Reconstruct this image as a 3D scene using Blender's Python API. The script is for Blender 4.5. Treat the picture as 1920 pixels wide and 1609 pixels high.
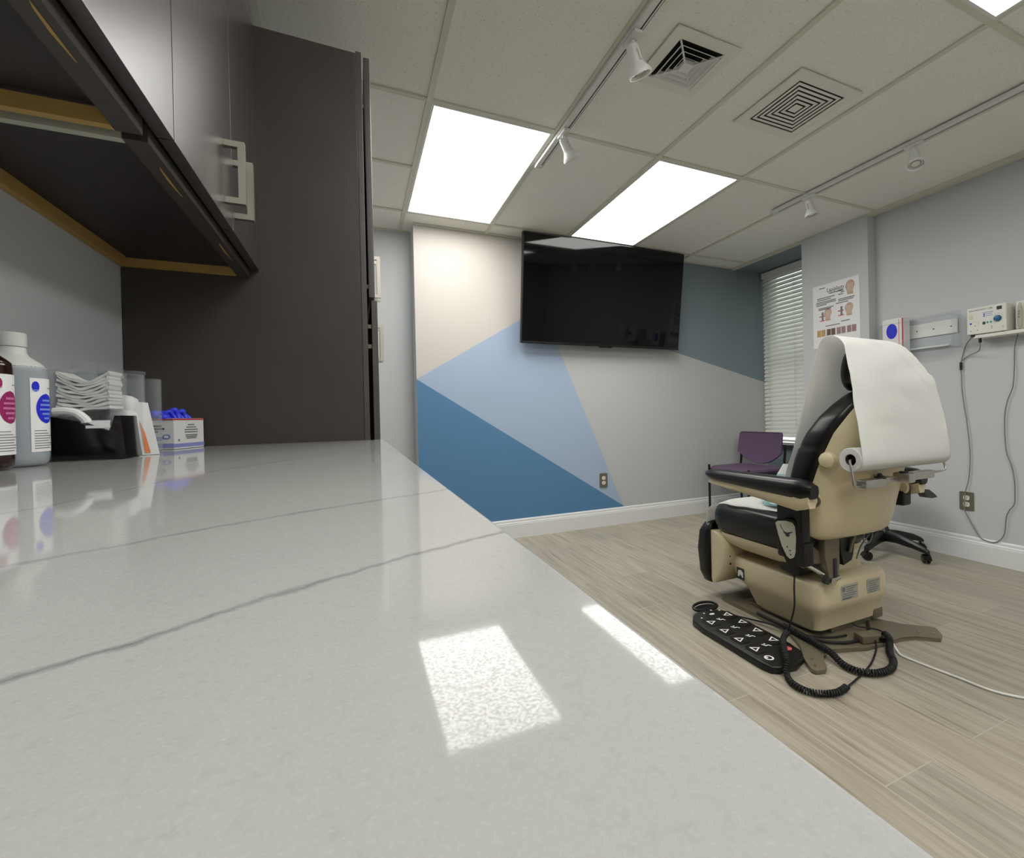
import bpy, bmesh, math, random
from mathutils import Vector, Matrix, noise
random.seed(7)
for o in list(bpy.data.objects): bpy.data.objects.remove(o)
S = bpy.context.scene
COL = S.collection
PI = math.pi
# ------------------------------------------------------------ camera, world, exposure
FPX, PPX, PPY = 878.9, 1067.9, 783.2
YAW, PITCH, ROLL, CAMZ = .426, -.006, -.0218, .961
cd = bpy.data.cameras.new('camera'); cam = bpy.data.objects.new('camera', cd); COL.objects.link(cam)
_f = Vector((math.sin(YAW)*math.cos(PITCH), math.cos(YAW)*math.cos(PITCH), math.sin(PITCH)))
_r0 = Vector((math.cos(YAW), -math.sin(YAW), 0)); _u0 = _r0.cross(_f)
_r = math.cos(ROLL)*_r0 + math.sin(ROLL)*_u0; _u = -math.sin(ROLL)*_r0 + math.cos(ROLL)*_u0
cam.matrix_world = Matrix(((_r.x,_u.x,-_f.x,0),(_r.y,_u.y,-_f.y,0),(_r.z,_u.z,-_f.z,CAMZ),(0,0,0,1)))
cd.sensor_fit = 'HORIZONTAL'; cd.sensor_width = 36; cd.lens = 36*FPX/1920
cd.shift_x = (960-PPX)/1920; cd.shift_y = (PPY-804.5)/1920
cd.clip_start = .01; cd.clip_end = 60
S.camera = cam
S.view_settings.view_transform = 'Standard'; S.view_settings.look = 'None'
S.view_settings.gamma = 1; S.view_settings.use_curve_mapping = False
S.view_settings.exposure = 0.75
W = bpy.data.worlds.new('world'); S.world = W; W.use_nodes = True
W.node_tree.nodes['Background'].inputs[0].default_value = (.92,1,.96,1)
W.node_tree.nodes['Background'].inputs[1].default_value = 1.1
PANEL_STRENGTH = 5.6

# ------------------------------------------------------------ materials
def srgb(r,g,b):
    f = lambda c: (c/12.92 if c<=.04045 else ((c+.055)/1.055)**2.4)
    return (f(r/255),f(g/255),f(b/255),1)
MATS = {}
def mat(name, col, rough=.5, metal=0, spec=.5, noise_amt=0, noise_scale=20, bump=0, bump_scale=200, **kw):
    m = bpy.data.materials.new(name); m.use_nodes = True; MATS[name] = m
    nt = m.node_tree; N = nt.nodes; L = nt.links; p = N['Principled BSDF']
    p.inputs['Base Color'].default_value = col; p.inputs['Roughness'].default_value = rough
    p.inputs['Metallic'].default_value = metal; p.inputs['Specular IOR Level'].default_value = spec
    for k,v in kw.items(): p.inputs[k.replace('_',' ')].default_value = v
    tc = N.new('ShaderNodeTexCoord')
    if noise_amt:
        n = N.new('ShaderNodeTexNoise'); n.inputs['Scale'].default_value = noise_scale; n.inputs['Detail'].default_value = 4
        L.new(tc.outputs['Object'], n.inputs['Vector'])
        mx = N.new('ShaderNodeMix'); mx.data_type = 'RGBA'
        c = col; mx.inputs[6].default_value = (c[0]*(1-noise_amt),c[1]*(1-noise_amt),c[2]*(1-noise_amt),1)
        mx.inputs[7].default_value = (min(1,c[0]*(1+noise_amt)),min(1,c[1]*(1+noise_amt)),min(1,c[2]*(1+noise_amt)),1)
        L.new(n.outputs['Fac'], mx.inputs[0]); L.new(mx.outputs[2], p.inputs['Base Color'])
    if bump:
        n = N.new('ShaderNodeTexNoise'); n.inputs['Scale'].default_value = bump_scale; n.inputs['Detail'].default_value = 3
        L.new(tc.outputs['Object'], n.inputs['Vector'])
        b = N.new('ShaderNodeBump'); b.inputs['Strength'].default_value = bump; b.inputs['Distance'].default_value = .001
        L.new(n.outputs['Fac'], b.inputs['Height']); L.new(b.outputs['Normal'], p.inputs['Normal'])
    return m
def node(m, t, **kw):
    n = m.node_tree.nodes.new(t)
    for k,v in kw.items(): setattr(n,k,v)
    return n
def lnk(m,a,b): m.node_tree.links.new(a,b)
def mth(m, op, a, b=None, c=None, clamp=False):
    n = node(m,'ShaderNodeMath',operation=op); n.use_clamp = clamp
    for i,v in enumerate((a,b,c)):
        if v is None: continue
        if isinstance(v,(int,float)): n.inputs[i].default_value = v
        else: lnk(m,v,n.inputs[i])
    return n.outputs[0]
def mixc(m, fac, a, b):
    n = node(m,'ShaderNodeMix',data_type='RGBA')
    for i,v in ((0,fac),(6,a),(7,b)):
        if isinstance(v,(int,float,tuple)): n.inputs[i].default_value = v
        else: lnk(m,v,n.inputs[i])
    return n.outputs[2]
def noise_tex(m, vec, scale, detail=3, rough=.5, dims='3D'):
    n = node(m,'ShaderNodeTexNoise',noise_dimensions=dims); n.inputs['Scale'].default_value = scale
    n.inputs['Detail'].default_value = detail; n.inputs['Roughness'].default_value = rough
    lnk(m,vec,n.inputs['Vector']); return n.outputs['Fac']
def mapping(m, vec, sc=(1,1,1), rot=(0,0,0), loc=(0,0,0)):
    n = node(m,'ShaderNodeMapping'); n.inputs['Scale'].default_value = sc; n.inputs['Rotation'].default_value = rot; n.inputs['Location'].default_value = loc
    lnk(m,vec,n.inputs['Vector']); return n.outputs[0]
def objco(m): return node(m,'ShaderNodeTexCoord').outputs['Object']
def bsdf(m): return m.node_tree.nodes['Principled BSDF']

wallg = mat('wall_grey_paint', srgb(200,202,204), .55, spec=.35, bump=.12, bump_scale=350)
wallc = mat('cream_paint', srgb(203,198,191), .5, spec=.35, bump=.12, bump_scale=350)
wall_lb = mat('light_blue_paint', srgb(164,182,206), .5, spec=.35, bump=.12, bump_scale=350)
wall_b = mat('blue_paint', srgb(86,131,170), .5, spec=.35, bump=.12, bump_scale=350)
wall_s = mat('slate_paint', srgb(126,140,147), .5, spec=.35, bump=.12, bump_scale=350)
wall_g = mat('pale_grey_paint', srgb(190,192,192), .5, spec=.35, bump=.12, bump_scale=350)
trimw = mat('white_trim_paint', srgb(226,228,228), .35)
white = mat('white_enamel', srgb(225,226,222), .35)
ventm = mat('vent_enamel', srgb(230,230,220), .5)
gridm = mat('ceiling_grid_paint', srgb(214,213,198), .5)
cream = mat('cream_plastic', srgb(214,201,166), .32, noise_amt=.02, noise_scale=6)
vinyl = mat('black_vinyl', srgb(11,11,12), .33, spec=.5, bump=.15, bump_scale=500)
blackp = mat('black_plastic', srgb(9,9,10), .4)
blackg = mat('black_gloss_plastic', srgb(8,8,9), .15)
rubber = mat('black_rubber', srgb(20,20,22), .6)
brown = mat('taupe_metal', srgb(112,104,86), .4, spec=.5)
steel = mat('brushed_steel', srgb(196,192,184), .3, metal=1, bump=.05, bump_scale=600)
chrome = mat('polished_metal', srgb(210,208,200), .15, metal=1)
nickel = mat('satin_nickel', srgb(200,198,184), .33, metal=1)
purple = mat('purple_fabric', srgb(98,78,104), .8, noise_amt=.08, noise_scale=400, bump=.3, bump_scale=900)
paperm = mat('crepe_paper', srgb(240,240,236), .8, spec=.2, bump=.7, bump_scale=420)

core = mat('cardboard_core', srgb(70,60,50), .8)
labelw = mat('white_label', srgb(236,236,236), .5)
inkg = mat('grey_ink', srgb(120,122,128), .6)
inkd = mat('dark_ink', srgb(50,50,54), .6)
inkb = mat('blue_ink', srgb(24,34,205), .5)
inkb2 = mat('pale_blue_ink', srgb(120,150,235), .5)
inkm = mat('magenta_ink', srgb(150,22,92), .5)
inkm2 = mat('pale_magenta_ink', srgb(205,110,160), .5)
inkr = mat('red_ink', srgb(190,60,72), .5)
inkw = mat('white_ink', srgb(235,235,230), .5)
inkv = mat('violet_ink', srgb(140,146,205), .5)
inko = mat('orange_ink', srgb(235,140,90), .5)
redb = mat('red_button', srgb(225,110,120), .4)
skin1 = mat('skin_print', srgb(196,165,145), .6, noise_amt=.15, noise_scale=120)
skin2 = mat('tan_print', srgb(190,160,105), .6, noise_amt=.25, noise_scale=120)
skin3 = mat('dark_print', srgb(110,88,80), .6, noise_amt=.4, noise_scale=100)
skin4 = mat('mauve_print', srgb(160,130,130), .6, noise_amt=.3, noise_scale=120)
bone = mat('bone_print', srgb(222,212,192), .6)
platem = mat('grey_plate', srgb(128,124,108), .35, metal=.6)
ivory = mat('ivory_plastic', srgb(228,224,212), .4)
glove = mat('blue_nitrile', srgb(60,74,235), .4)
teal = mat('teal_film', srgb(166,208,212), .4, noise_amt=.25, noise_scale=60)
gauze = mat('white_cotton', srgb(238,236,230), .9, spec=.1, bump=.8, bump_scale=150)
tan = mat('raw_plywood', srgb(172,140,78), .6, noise_amt=.12, noise_scale=30)
facem = mat('pale_faceplate', srgb(176,176,160), .5, noise_amt=.03, noise_scale=50)
machw = mat('ivory_enamel', srgb(226,226,218), .35)
blued = mat('blue_knob', srgb(10,90,140), .25)
green = mat('green_button', srgb(60,150,130), .4)
yellow = mat('yellow_button', srgb(205,200,120), .4)
stoolm = mat('black_nylon', srgb(14,14,14), .35)
slatm = mat('white_slat_vinyl', srgb(240,241,234), .4)
darksill = mat('dark_sill', srgb(52,52,54), .4)
carton = mat('white_carton', srgb(226,226,224), .45)
shadem = mat('vent_shade', srgb(14,14,13), .8)  # near-black colour stands in for the shade inside the vents
lamp_glass = mat('lamp_lens', srgb(170,165,150), .2, bump=.5, bump_scale=100)
tvb = mat('tv_screen_glass', srgb(2,2,3), .045, spec=.36)
blinkg = mat('clear_window_glass', (1,1,1,1), .0, Transmission_Weight=1.0, IOR=1.45)
acryl = mat('clear_acrylic', (.93,.95,.96,1), .03, Transmission_Weight=1.0, IOR=1.2)
nt=paperm.node_tree; _t=nt.nodes.new('ShaderNodeBsdfTranslucent'); _t.inputs[0].default_value=(.9,.9,.88,1); _m=nt.nodes.new('ShaderNodeMixShader'); _m.inputs[0].default_value=.42
nt.links.new(bsdf(paperm).outputs[0],_m.inputs[1]); nt.links.new(_t.outputs[0],_m.inputs[2]); nt.links.new(_m.outputs[0],nt.nodes['Material Output'].inputs[0])
nt=slatm.node_tree; _t=nt.nodes.new('ShaderNodeBsdfTranslucent'); _t.inputs[0].default_value=(.92,.95,.9,1); _m=nt.nodes.new('ShaderNodeMixShader'); _m.inputs[0].default_value=.14
nt.links.new(bsdf(slatm).outputs[0],_m.inputs[1]); nt.links.new(_t.outputs[0],_m.inputs[2]); nt.links.new(_m.outputs[0],nt.nodes['Material Output'].inputs[0])
nt=acryl.node_tree; _p=bsdf(acryl); _p.inputs['Transmission Weight'].default_value=0; _p.inputs['Base Color'].default_value=(.75,.78,.8,1); _p.inputs['Roughness'].default_value=.05
_t=nt.nodes.new('ShaderNodeBsdfTransparent'); _t.inputs[0].default_value=(.97,.98,.985,1); _m=nt.nodes.new('ShaderNodeMixShader')
_l=nt.nodes.new('ShaderNodeLayerWeight'); _l.inputs[0].default_value=.35
_a=mth(acryl,'MULTIPLY_ADD',_l.outputs['Facing'],.24,.03,clamp=True)
nt.links.new(_a,_m.inputs[0]); nt.links.new(_t.outputs[0],_m.inputs[1]); nt.links.new(_p.outputs[0],_m.inputs[2]); nt.links.new(_m.outputs[0],nt.nodes['Material Output'].inputs[0])
alcohol = mat('translucent_plastic', srgb(186,194,200), .25, Transmission_Weight=.35, IOR=1.3)
amber = mat('amber_plastic', srgb(42,18,14), .12)
emis = bpy.data.materials.new('light_diffuser'); emis.use_nodes = True
bsdf(emis).inputs['Base Color'].default_value = (.9,.9,.9,1)
bsdf(emis).inputs['Emission Color'].default_value = (1,.985,.95,1); bsdf(emis).inputs['Emission Strength'].default_value = PANEL_STRENGTH
bsdf(emis).inputs['Roughness'].default_value = .5

# dark stained wood
def wood(name, base, dark, rough, axis='z'):
    m = mat(name, base, rough, spec=.5); co = objco(m)
    sc = {'z':(28,28,1.2),'y':(28,1.2,28),'x':(1.2,28,28)}[axis]
    v = mapping(m, co, sc); n1 = noise_tex(m, v, 3, 5, .6)
    n2 = noise_tex(m, co, 7, 3)
    r = mth(m,'MULTIPLY_ADD', n1, .55, mth(m,'MULTIPLY',n2,.45))
    ramp = node(m,'ShaderNodeValToRGB'); ramp.color_ramp.elements[0].position=.3; ramp.color_ramp.elements[1].position=.7
    ramp.color_ramp.elements[0].color = dark; ramp.color_ramp.elements[1].color = base
    lnk(m,r,ramp.inputs[0]); lnk(m,ramp.outputs[0],bsdf(m).inputs['Base Color'])
    b = node(m,'ShaderNodeBump'); b.inputs['Strength'].default_value=.12; b.inputs['Distance'].default_value=.001
    lnk(m,n1,b.inputs['Height']); lnk(m,b.outputs[0],bsdf(m).inputs['Normal'])
    return m
espresso = wood('espresso_wood', srgb(67,61,55), srgb(60,54,50), .40)
espresso_door = wood('espresso_door_wood', srgb(70,64,62), srgb(58,52,51), .33)
bsdf(espresso_door).inputs['Specular IOR Level'].default_value=.9
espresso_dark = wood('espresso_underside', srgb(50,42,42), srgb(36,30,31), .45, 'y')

# ceiling tile
ctile = mat('acoustic_tile', srgb(240,240,232), .85, spec=.2)
co = objco(ctile)
vo = node(ctile,'ShaderNodeTexVoronoi'); vo.inputs['Scale'].default_value = 95; lnk(ctile, co, vo.inputs['Vector'])
ns = noise_tex(ctile, co, 55, 3)
hole = mth(ctile,'LESS_THAN', vo.outputs['Distance'], mth(ctile,'MULTIPLY_ADD', ns, .55, -.12))
n2 = noise_tex(ctile, co, 9, 2)
hole = mth(ctile,'MULTIPLY', hole, .34)
bc = mixc(ctile, hole, srgb(240,240,232), srgb(120,116,104))
sx = node(ctile,'ShaderNodeSeparateXYZ'); lnk(ctile,co,sx.inputs[0])
yy = mth(ctile,'MODULO', mth(ctile,'ADD', sx.outputs[1], 100*.6096-2.1424), .6096)
sc_ = mth(ctile,'LESS_THAN', yy, .006)
bc = mixc(ctile, mth(ctile,'MULTIPLY',sc_,.25), bc, srgb(235,232,222))
lnk(ctile, bc, bsdf(ctile).inputs['Base Color'])
bb = node(ctile,'ShaderNodeBump'); bb.inputs['Strength'].default_value=.35; bb.inputs['Distance'].default_value=.002
lnk(ctile, noise_tex(ctile,co,120,4), bb.inputs['Height']); lnk(ctile, bb.outputs[0], bsdf(ctile).inputs['Normal'])

# floor : grey-beige wood look planks running along Y
fl = mat('plank_floor', srgb(170,160,140), .42, spec=.4); co = objco(fl)
sw = node(fl,'ShaderNodeSeparateXYZ'); lnk(fl,co,sw.inputs[0]); cb = node(fl,'ShaderNodeCombineXYZ')
lnk(fl,sw.outputs[1],cb.inputs[0]); lnk(fl,sw.outputs[0],cb.inputs[1])
br = node(fl,'ShaderNodeTexBrick'); br.offset=.37; br.offset_frequency=2
br.inputs['Scale'].default_value=1; br.inputs['Brick Width'].default_value=1.2; br.inputs['Row Height'].default_value=.2
br.inputs['Mortar Size'].default_value=.0016; br.inputs['Mortar Smooth'].default_value=.2; br.inputs['Bias'].default_value=0
br.inputs['Color1'].default_value=srgb(180,171,153); br.inputs['Color2'].default_value=srgb(160,156,144); br.inputs['Mortar'].default_value=srgb(196,190,176)
lnk(fl,cb.outputs[0],br.inputs['Vector'])
rowid = mth(fl,'FLOOR', mth(fl,'DIVIDE', sw.outputs[0], .2))
cb2 = node(fl,'ShaderNodeCombineXYZ'); lnk(fl,sw.outputs[0],cb2.inputs[0]); lnk(fl,sw.outputs[1],cb2.inputs[1]); lnk(fl,mth(fl,'MULTIPLY',rowid,3.7),cb2.inputs[2])
g1 = noise_tex(fl, mapping(fl,cb2.outputs[0],(22,1.0,1)), 2.2, 5, .6)
g2 = noise_tex(fl, mapping(fl,cb2.outputs[0],(60,2.2,1)), 2.5, 4, .6)
g3 = noise_tex(fl, mapping(fl,cb2.outputs[0],(34,1.6,1)), 1.6, 2, .5)
c1 = mixc(fl, mth(fl,'MULTIPLY',mth(fl,'SUBTRACT',g1,.38,clamp=True),2.4,clamp=True), br.outputs['Color'], srgb(134,125,107))
c1 = mixc(fl, mth(fl,'MULTIPLY',mth(fl,'SUBTRACT',g2,.5,clamp=True),1.2,clamp=True), c1, srgb(206,200,182))
c1 = mixc(fl, mth(fl,'MULTIPLY',mth(fl,'SUBTRACT',g3,.64,clamp=True),6,clamp=True), c1, srgb(120,108,90))
c1 = mixc(fl, br.outputs['Fac'], c1, srgb(180,176,164))
lnk(fl,c1,bsdf(fl).inputs['Base Color'])

# quartz counter with veins (drawn as curves in the slab's own coordinates)
qz = mat('quartz', srgb(200,202,200), .1, spec=.5); co = objco(qz)
s = node(qz,'ShaderNodeSeparateXYZ'); lnk(qz,co,s.inputs[0])
wob = mth(qz,'MULTIPLY_ADD', noise_tex(qz,co,14,4,.6), .024, -.012)
wob2 = mth(qz,'MULTIPLY_ADD', noise_tex(qz,co,90,4,.7), .007, -.0035)
def vein(pts, width, strength):
    fc = node(qz,'ShaderNodeFloatCurve'); cu = fc.mapping.curves[0]
    x0,x1 = -.55,.1; y0,y1 = 0,1.6
    P_ = [((x-x0)/(x1-x0),(y-y0)/(y1-y0)) for x,y in pts]
    while len(cu.points) < len(P_): cu.points.new(.5,.5)
    for q,(a,b) in zip(cu.points,P_): q.location=(a,b)
    fc.mapping.update()
    lnk(qz, mth(qz,'MULTIPLY', mth(qz,'SUBTRACT', s.outputs[0], x0), 1/(x1-x0)), fc.inputs['Value'])
    y = mth(qz,'MULTIPLY', fc.outputs[0], y1-y0)
    d = mth(qz,'ABSOLUTE', mth(qz,'ADD', mth(qz,'SUBTRACT', s.outputs[1], y), mth(qz,'ADD',wob,wob2)))
    k = mth(qz,'SUBTRACT', 1, mth(qz,'DIVIDE', d, width), clamp=True)
    return mth(qz,'MULTIPLY', k, strength)
base = mixc(qz, mth(qz,'MULTIPLY',mth(qz,'SUBTRACT',noise_tex(qz,co,330,2),.56,clamp=True),3.0,clamp=True), srgb(178,179,176), srgb(168,168,165))
base = mixc(qz, mth(qz,'MULTIPLY',mth(qz,'SUBTRACT',noise_tex(qz,co,900,2),.55,clamp=True),3.0,clamp=True), base, srgb(188,189,186))
vsum = None
for pts,wd,st in [([(-.55,-.02),(-.08,.161),(-.064,.170),(-.041,.187),(-.024,.197),(-.005,.208),(.028,.226),(.07,.247),(.1,.26)], .0034, .8),
                  ([(-.55,.05),(-.145,.292),(-.110,.316),(-.059,.351),(.01,.384),(.069,.415),(.1,.43)], .0055, .5),
                  ([(-.55,.2),(-.232,.47),(-.205,.56),(-.179,.70),(-.121,.82),(-.028,.99),(.1,1.15)], .010, .5)]:
    v = vein(pts,wd,st); vsum = v if vsum is None else mth(qz,'MAXIMUM',vsum,v)
vsum = mth(qz,'MULTIPLY', vsum, mth(qz,'MULTIPLY_ADD', noise_tex(qz,co,40,3), 1.2, .35), clamp=True)
base = mixc(qz, vsum, base, srgb(122,123,125))
lnk(qz, base, bsdf(qz).inputs['Base Color'])
spk = noise_tex(qz, co, 1300, 3, .7)
lnk(qz, mth(qz,'MULTIPLY_ADD', mth(qz,'MULTIPLY',mth(qz,'SUBTRACT',spk,.42,clamp=True),5,clamp=True), .20, .06), bsdf(qz).inputs['Specular IOR Level'])
bsdf(qz).inputs['Roughness'].default_value = .05

# ------------------------------------------------------------ mesh helpers (build in world coordinates)
def box(bm, c, s, bev=0, seg=2, rot=None, mi=0):
    m = Matrix.Translation(Vector(c)) @ (rot.to_4x4() if rot else Matrix.Identity(4)) @ Matrix.Diagonal((s[0],s[1],s[2],1))
    r = bmesh.ops.create_cube(bm, size=1, matrix=m); vs = r['verts']
    fs = list({f for v in vs for f in v.link_faces})
    for f in fs: f.material_index = mi
    if bev:
        es = list({e for v in vs for e in v.link_edges})
        bmesh.ops.bevel(bm, geom=es, offset=bev, segments=seg, affect='EDGES', profile=.5, material=mi)
def bx(bm, x0,x1,y0,y1,z0,z1, bev=0, seg=2, mi=0):
    box(bm, ((x0+x1)/2,(y0+y1)/2,(z0+z1)/2), (abs(x1-x0),abs(y1-y0),abs(z1-z0)), bev, seg, mi=mi)
def loft(bm, rings, cap=True, mi=0, closed=True):
    R = [[bm.verts.new(p) for p in r] for r in rings]
    n = len(R[0]); fs=[]
    for a,b in zip(R,R[1:]):
        for i in range(n if closed else n-1):
            j=(i+1)%n; fs.append(bm.faces.new((a[i],a[j],b[j],b[i])))
    if cap: fs.append(bm.faces.new(R[0][::-1])); fs.append(bm.faces.new(R[-1]))
    for f in fs: f.material_index=mi
    return R
def frame_of(d):
    d = Vector(d).normalized(); a = Vector((0,0,1)) if abs(d.z)<.9 else Vector((1,0,0))
    u = d.cross(a).normalized(); return u, d.cross(u).normalized(), d
def tube(bm, pts, r, n=10, mi=0, radii=None, smooth=0):
    pts = [Vector(p) for p in pts]
    if smooth: pts = catmull(pts, smooth)
    rings=[]; u=None
    for i,p in enumerate(pts):
        d = (pts[min(i+1,len(pts)-1)]-pts[max(i-1,0)])
        if d.length<1e-9: d=Vector((0,0,1))
        d.normalize()
        if u is None: u,v,_ = frame_of(d)
        else:
            u = (u - d*u.dot(d))
            if u.length<1e-6: u,v,_=frame_of(d)
            u.normalize()
        v = d.cross(u)
        rr = radii[i] if radii else r
        rings.append([p+u*math.cos(2*PI*k/n)*rr+v*math.sin(2*PI*k/n)*rr for k in range(n)])
    loft(bm, rings, mi=mi)
def catmull(p, k):
    out=[]
    for i in range(len(p)-1):
        a=p[max(i-1,0)];b=p[i];c=p[i+1];d=p[min(i+2,len(p)-1)]
        for j in range(k):
            t=j/k; out.append(.5*((2*b)+(c-a)*t+(2*a-5*b+4*c-d)*t*t+(3*b-a-3*c+d)*t**3))
    out.append(p[-1]); return out
def lathe(bm, c, prof, axis=(0,0,1), n=32, mi=0):
    u,v,d = frame_of(axis); c=Vector(c)
    rings=[[c+d*h+(u*math.cos(2*PI*k/n)+v*math.sin(2*PI*k/n))*max(r,1e-5) for k in range(n)] for r,h in prof]
    loft(bm, rings, mi=mi)
def prism(bm, poly, o, U, V, th, bev=0, seg=2, mi=0):
    """polygon in plane (o,U,V) extruded by vector th"""
    o=Vector(o);U=Vector(U);V=Vector(V);th=Vector(th)
    a=[bm.verts.new(o+U*x+V*y) for x,y in poly]; b=[bm.verts.new(o+U*x+V*y+th) for x,y in poly]
    n=len(poly); f0=bm.faces.new(a[::-1]); f1=bm.faces.new(b); fs=[f0,f1]
    for i in range(n):
        fs.append(bm.faces.new((a[i],a[(i+1)%n],b[(i+1)%n],b[i])))
    for f in fs: f.material_index=mi
    if bev:
        es=list(f0.edges)+list(f1.edges)
        bmesh.ops.bevel(bm, geom=es, offset=bev, segments=seg, affect='EDGES', profile=.5, material=mi)
def rrect(w,h,r,n=6,cx=0,cy=0):
    out=[]
    for sx,sy,a0 in ((1,1,0),(-1,1,90),(-1,-1,180),(1,-1,270)):
        for k in range(n+1):
            a=math.radians(a0+90*k/n); out.append((cx+sx*(w/2-r)+r*math.cos(a), cy+sy*(h/2-r)+r*math.sin(a)))
    return out
def ellipse(cx,cy,a,b,n=24): return [(cx+a*math.cos(2*PI*k/n),cy+b*math.sin(2*PI*k/n)) for k in range(n)]
def superring(cx,cy,a,b,z,e=3.2,n=40):
    out=[]
    for k in range(n):
        t=2*PI*k/n; c,s_=math.cos(t),math.sin(t)
        out.append(Vector((cx+a*math.copysign(abs(c)**(2/e),c), cy+b*math.copysign(abs(s_)**(2/e),s_), z)))
    return out

CUR = Vector((0,0,0))
def obj(name, bm, mats, parent=None, loc=None, smooth=True, angle=35, subsurf=0):
    """one mesh object; geometry is given in world coordinates"""
    if not isinstance(mats,(list,tuple)): mats=[mats]
    origin = Vector((0,0,0))
    if parent is not None:
        origin = Vector(parent['_o'])
    elif loc is not None: origin = Vector(loc)
    bmesh.ops.recalc_face_normals(bm, faces=bm.faces[:])
    if origin.length: bmesh.ops.translate(bm, verts=bm.verts[:], vec=-origin)
    me = bpy.data.meshes.new(name); bm.to_mesh(me); bm.free()
    for m in mats: me.materials.append(m)
    if smooth:
        me.polygons.foreach_set('use_smooth',[True]*len(me.polygons))
        try: me.set_sharp_from_angle(angle=math.radians(angle))
        except Exception: pass
    o = bpy.data.objects.new(name, me); COL.objects.link(o)
    if parent is not None: o.parent = parent
    else: o.location = origin
    o['_o'] = tuple(origin)
    if smooth and angle==35:
        wn=o.modifiers.new('weighted_normal','WEIGHTED_NORMAL'); wn.keep_sharp=True; wn.weight=100
    if subsurf:
        md=o.modifiers.new('subdivision','SUBSURF'); md.levels=subsurf; md.render_levels=subsurf
    return o
def tag(o, label=None, cat=None, group=None, kind=None):
    if label: o['label']=label
    if cat: o['category']=cat
    if group: o['group']=group
    if kind: o['kind']=kind
    return o
def thing(name, label, cat, loc, group=None):
    o = bpy.data.objects.new(name, None); COL.objects.link(o); o.location=loc; o['_o']=tuple(loc)
    o.empty_display_size=.05
    return tag(o,label,cat,group)
def B(): return bmesh.new()
def struct(name, bm, m, label=None, **k):
    o = obj(name, bm, m, **k); o['kind']='structure'
    if label: o['label']=label
    return o
def text(name, s_, size, m, parent, o, U, V, off=.0006, ext=.0002, sx=1):
    cu = bpy.data.curves.new('t','FONT'); cu.body=s_; cu.size=size; cu.extrude=ext; cu.align_x='LEFT'
    ob = bpy.data.objects.new('t',cu); COL.objects.link(ob)
    dg = bpy.context.evaluated_depsgraph_get(); dg.update()
    me = bpy.data.meshes.new_from_object(ob.evaluated_get(dg)); bpy.data.objects.remove(ob); bpy.data.curves.remove(cu)
    U=Vector(U).normalized(); V=Vector(V).normalized(); Nn=U.cross(V)
    po = Vector(parent['_o']) if parent is not None else Vector((0,0,0))
    M = Matrix(((U.x*sx,V.x,Nn.x,o[0]-po.x+Nn.x*off),(U.y*sx,V.y,Nn.y,o[1]-po.y+Nn.y*off),(U.z*sx,V.z,Nn.z,o[2]-po.z+Nn.z*off),(0,0,0,1)))
    me.transform(M); me.materials.clear(); me.materials.append(m)
    r = bpy.data.objects.new(name, me); COL.objects.link(r); r.parent=parent; r['_o']=tuple(po)
    return r
def flat(bm, o, U, V, poly, mi=0, off=.0005, th=.0003):
    U=Vector(U).normalized(); V=Vector(V).normalized(); Nn=U.cross(V)
    prism(bm, poly, Vector(o)+Nn*off, U, V, Nn*th, mi=mi)
def frect(bm,o,U,V,x0,x1,y0,y1,mi=0,off=.0005): flat(bm,o,U,V,[(x0,y0),(x1,y0),(x1,y1),(x0,y1)],mi,off)

# ------------------------------------------------------------ room numbers
H = 2.365; XL=-.53; YW=3.551; XM=.401; YA=3.74; XP=3.40; XR=3.485; YP0=2.197; YP1=2.75; XWN=3.85; YB=-2.0
T=.6096; GX=.3247; GY=2.1424; TOP=2.50
# ------------------------------------------------------------ setting
b=B(); bx(b,XL-.1,4.1,YB-.1,3.95,-.08,0); struct('floor',b,fl,smooth=False)
b=B(); bx(b,XL-.1,XWN+.1,YB-.1,3.95,H+.008,H+.05); struct('ceiling',b,ctile,smooth=False)
b=B(); bx(b,XL-.1,XL,YB,YA,0,TOP-.08); struct('wall_left',b,wallg,smooth=False)
b=B(); bx(b,XL-.1,XM,YA,YA+.1,0,TOP-.08); struct('wall_alcove',b,wallg,smooth=False)
b=B(); bx(b,XL-.1,XWN+.1,YB-.1,YB,0,TOP-.08); struct('wall_back',b,wallg,smooth=False)
b=B(); bx(b,XR,XR+.1,YB,YP0,0,TOP-.08); struct('wall_right',b,wallg,smooth=False)
b=B(); bx(b,XP,XWN+.1,YP0,YP1,0,TOP-.08); struct('wall_pillar',b,wallg,smooth=False)
# window wall with its opening, and the recess
b=B(); bx(b,XWN,XWN+.1,YP1,3.65,0,.60); bx(b,XWN,XWN+.1,YP1,3.65,2.34,TOP-.08)
bx(b,XWN,XWN+.1,YP1,YP1+.06,.60,2.34); bx(b,XWN,XWN+.1,3.50,3.65,.60,2.34); struct('wall_window',b,wall_s,smooth=False)
b=B(); bx(b,XP+.03,XWN,YP1,YW,H-.004,H+.006); struct('ceiling_recess',b,wall_s,smooth=False)
w=thing('window_1','white framed window behind the closed blind','window',(XWN+.05,3.15,.6)); w['kind']='structure'; del w['category']
b=B()
for a in ((YP1+.06,YP1+.10,.60,2.34),(3.46,3.50,.60,2.34),(YP1+.06,3.50,.60,.64),(YP1+.06,3.50,2.30,2.34),(YP1+.06,3.50,1.44,1.48)):
    bx(b,XWN+.02,XWN+.07,a[0],a[1],a[2],a[3],.004)
obj('window_frame',b,trimw,w)
b=B(); bx(b,XWN+.04,XWN+.046,YP1+.10,3.46,.64,2.30); obj('window_pane',b,blinkg,w,smooth=False)
b=B(); bx(b,3.79,XWN+.02,YP1,3.551,.595,.625,.004); obj('window_sill',b,darksill,w)
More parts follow.
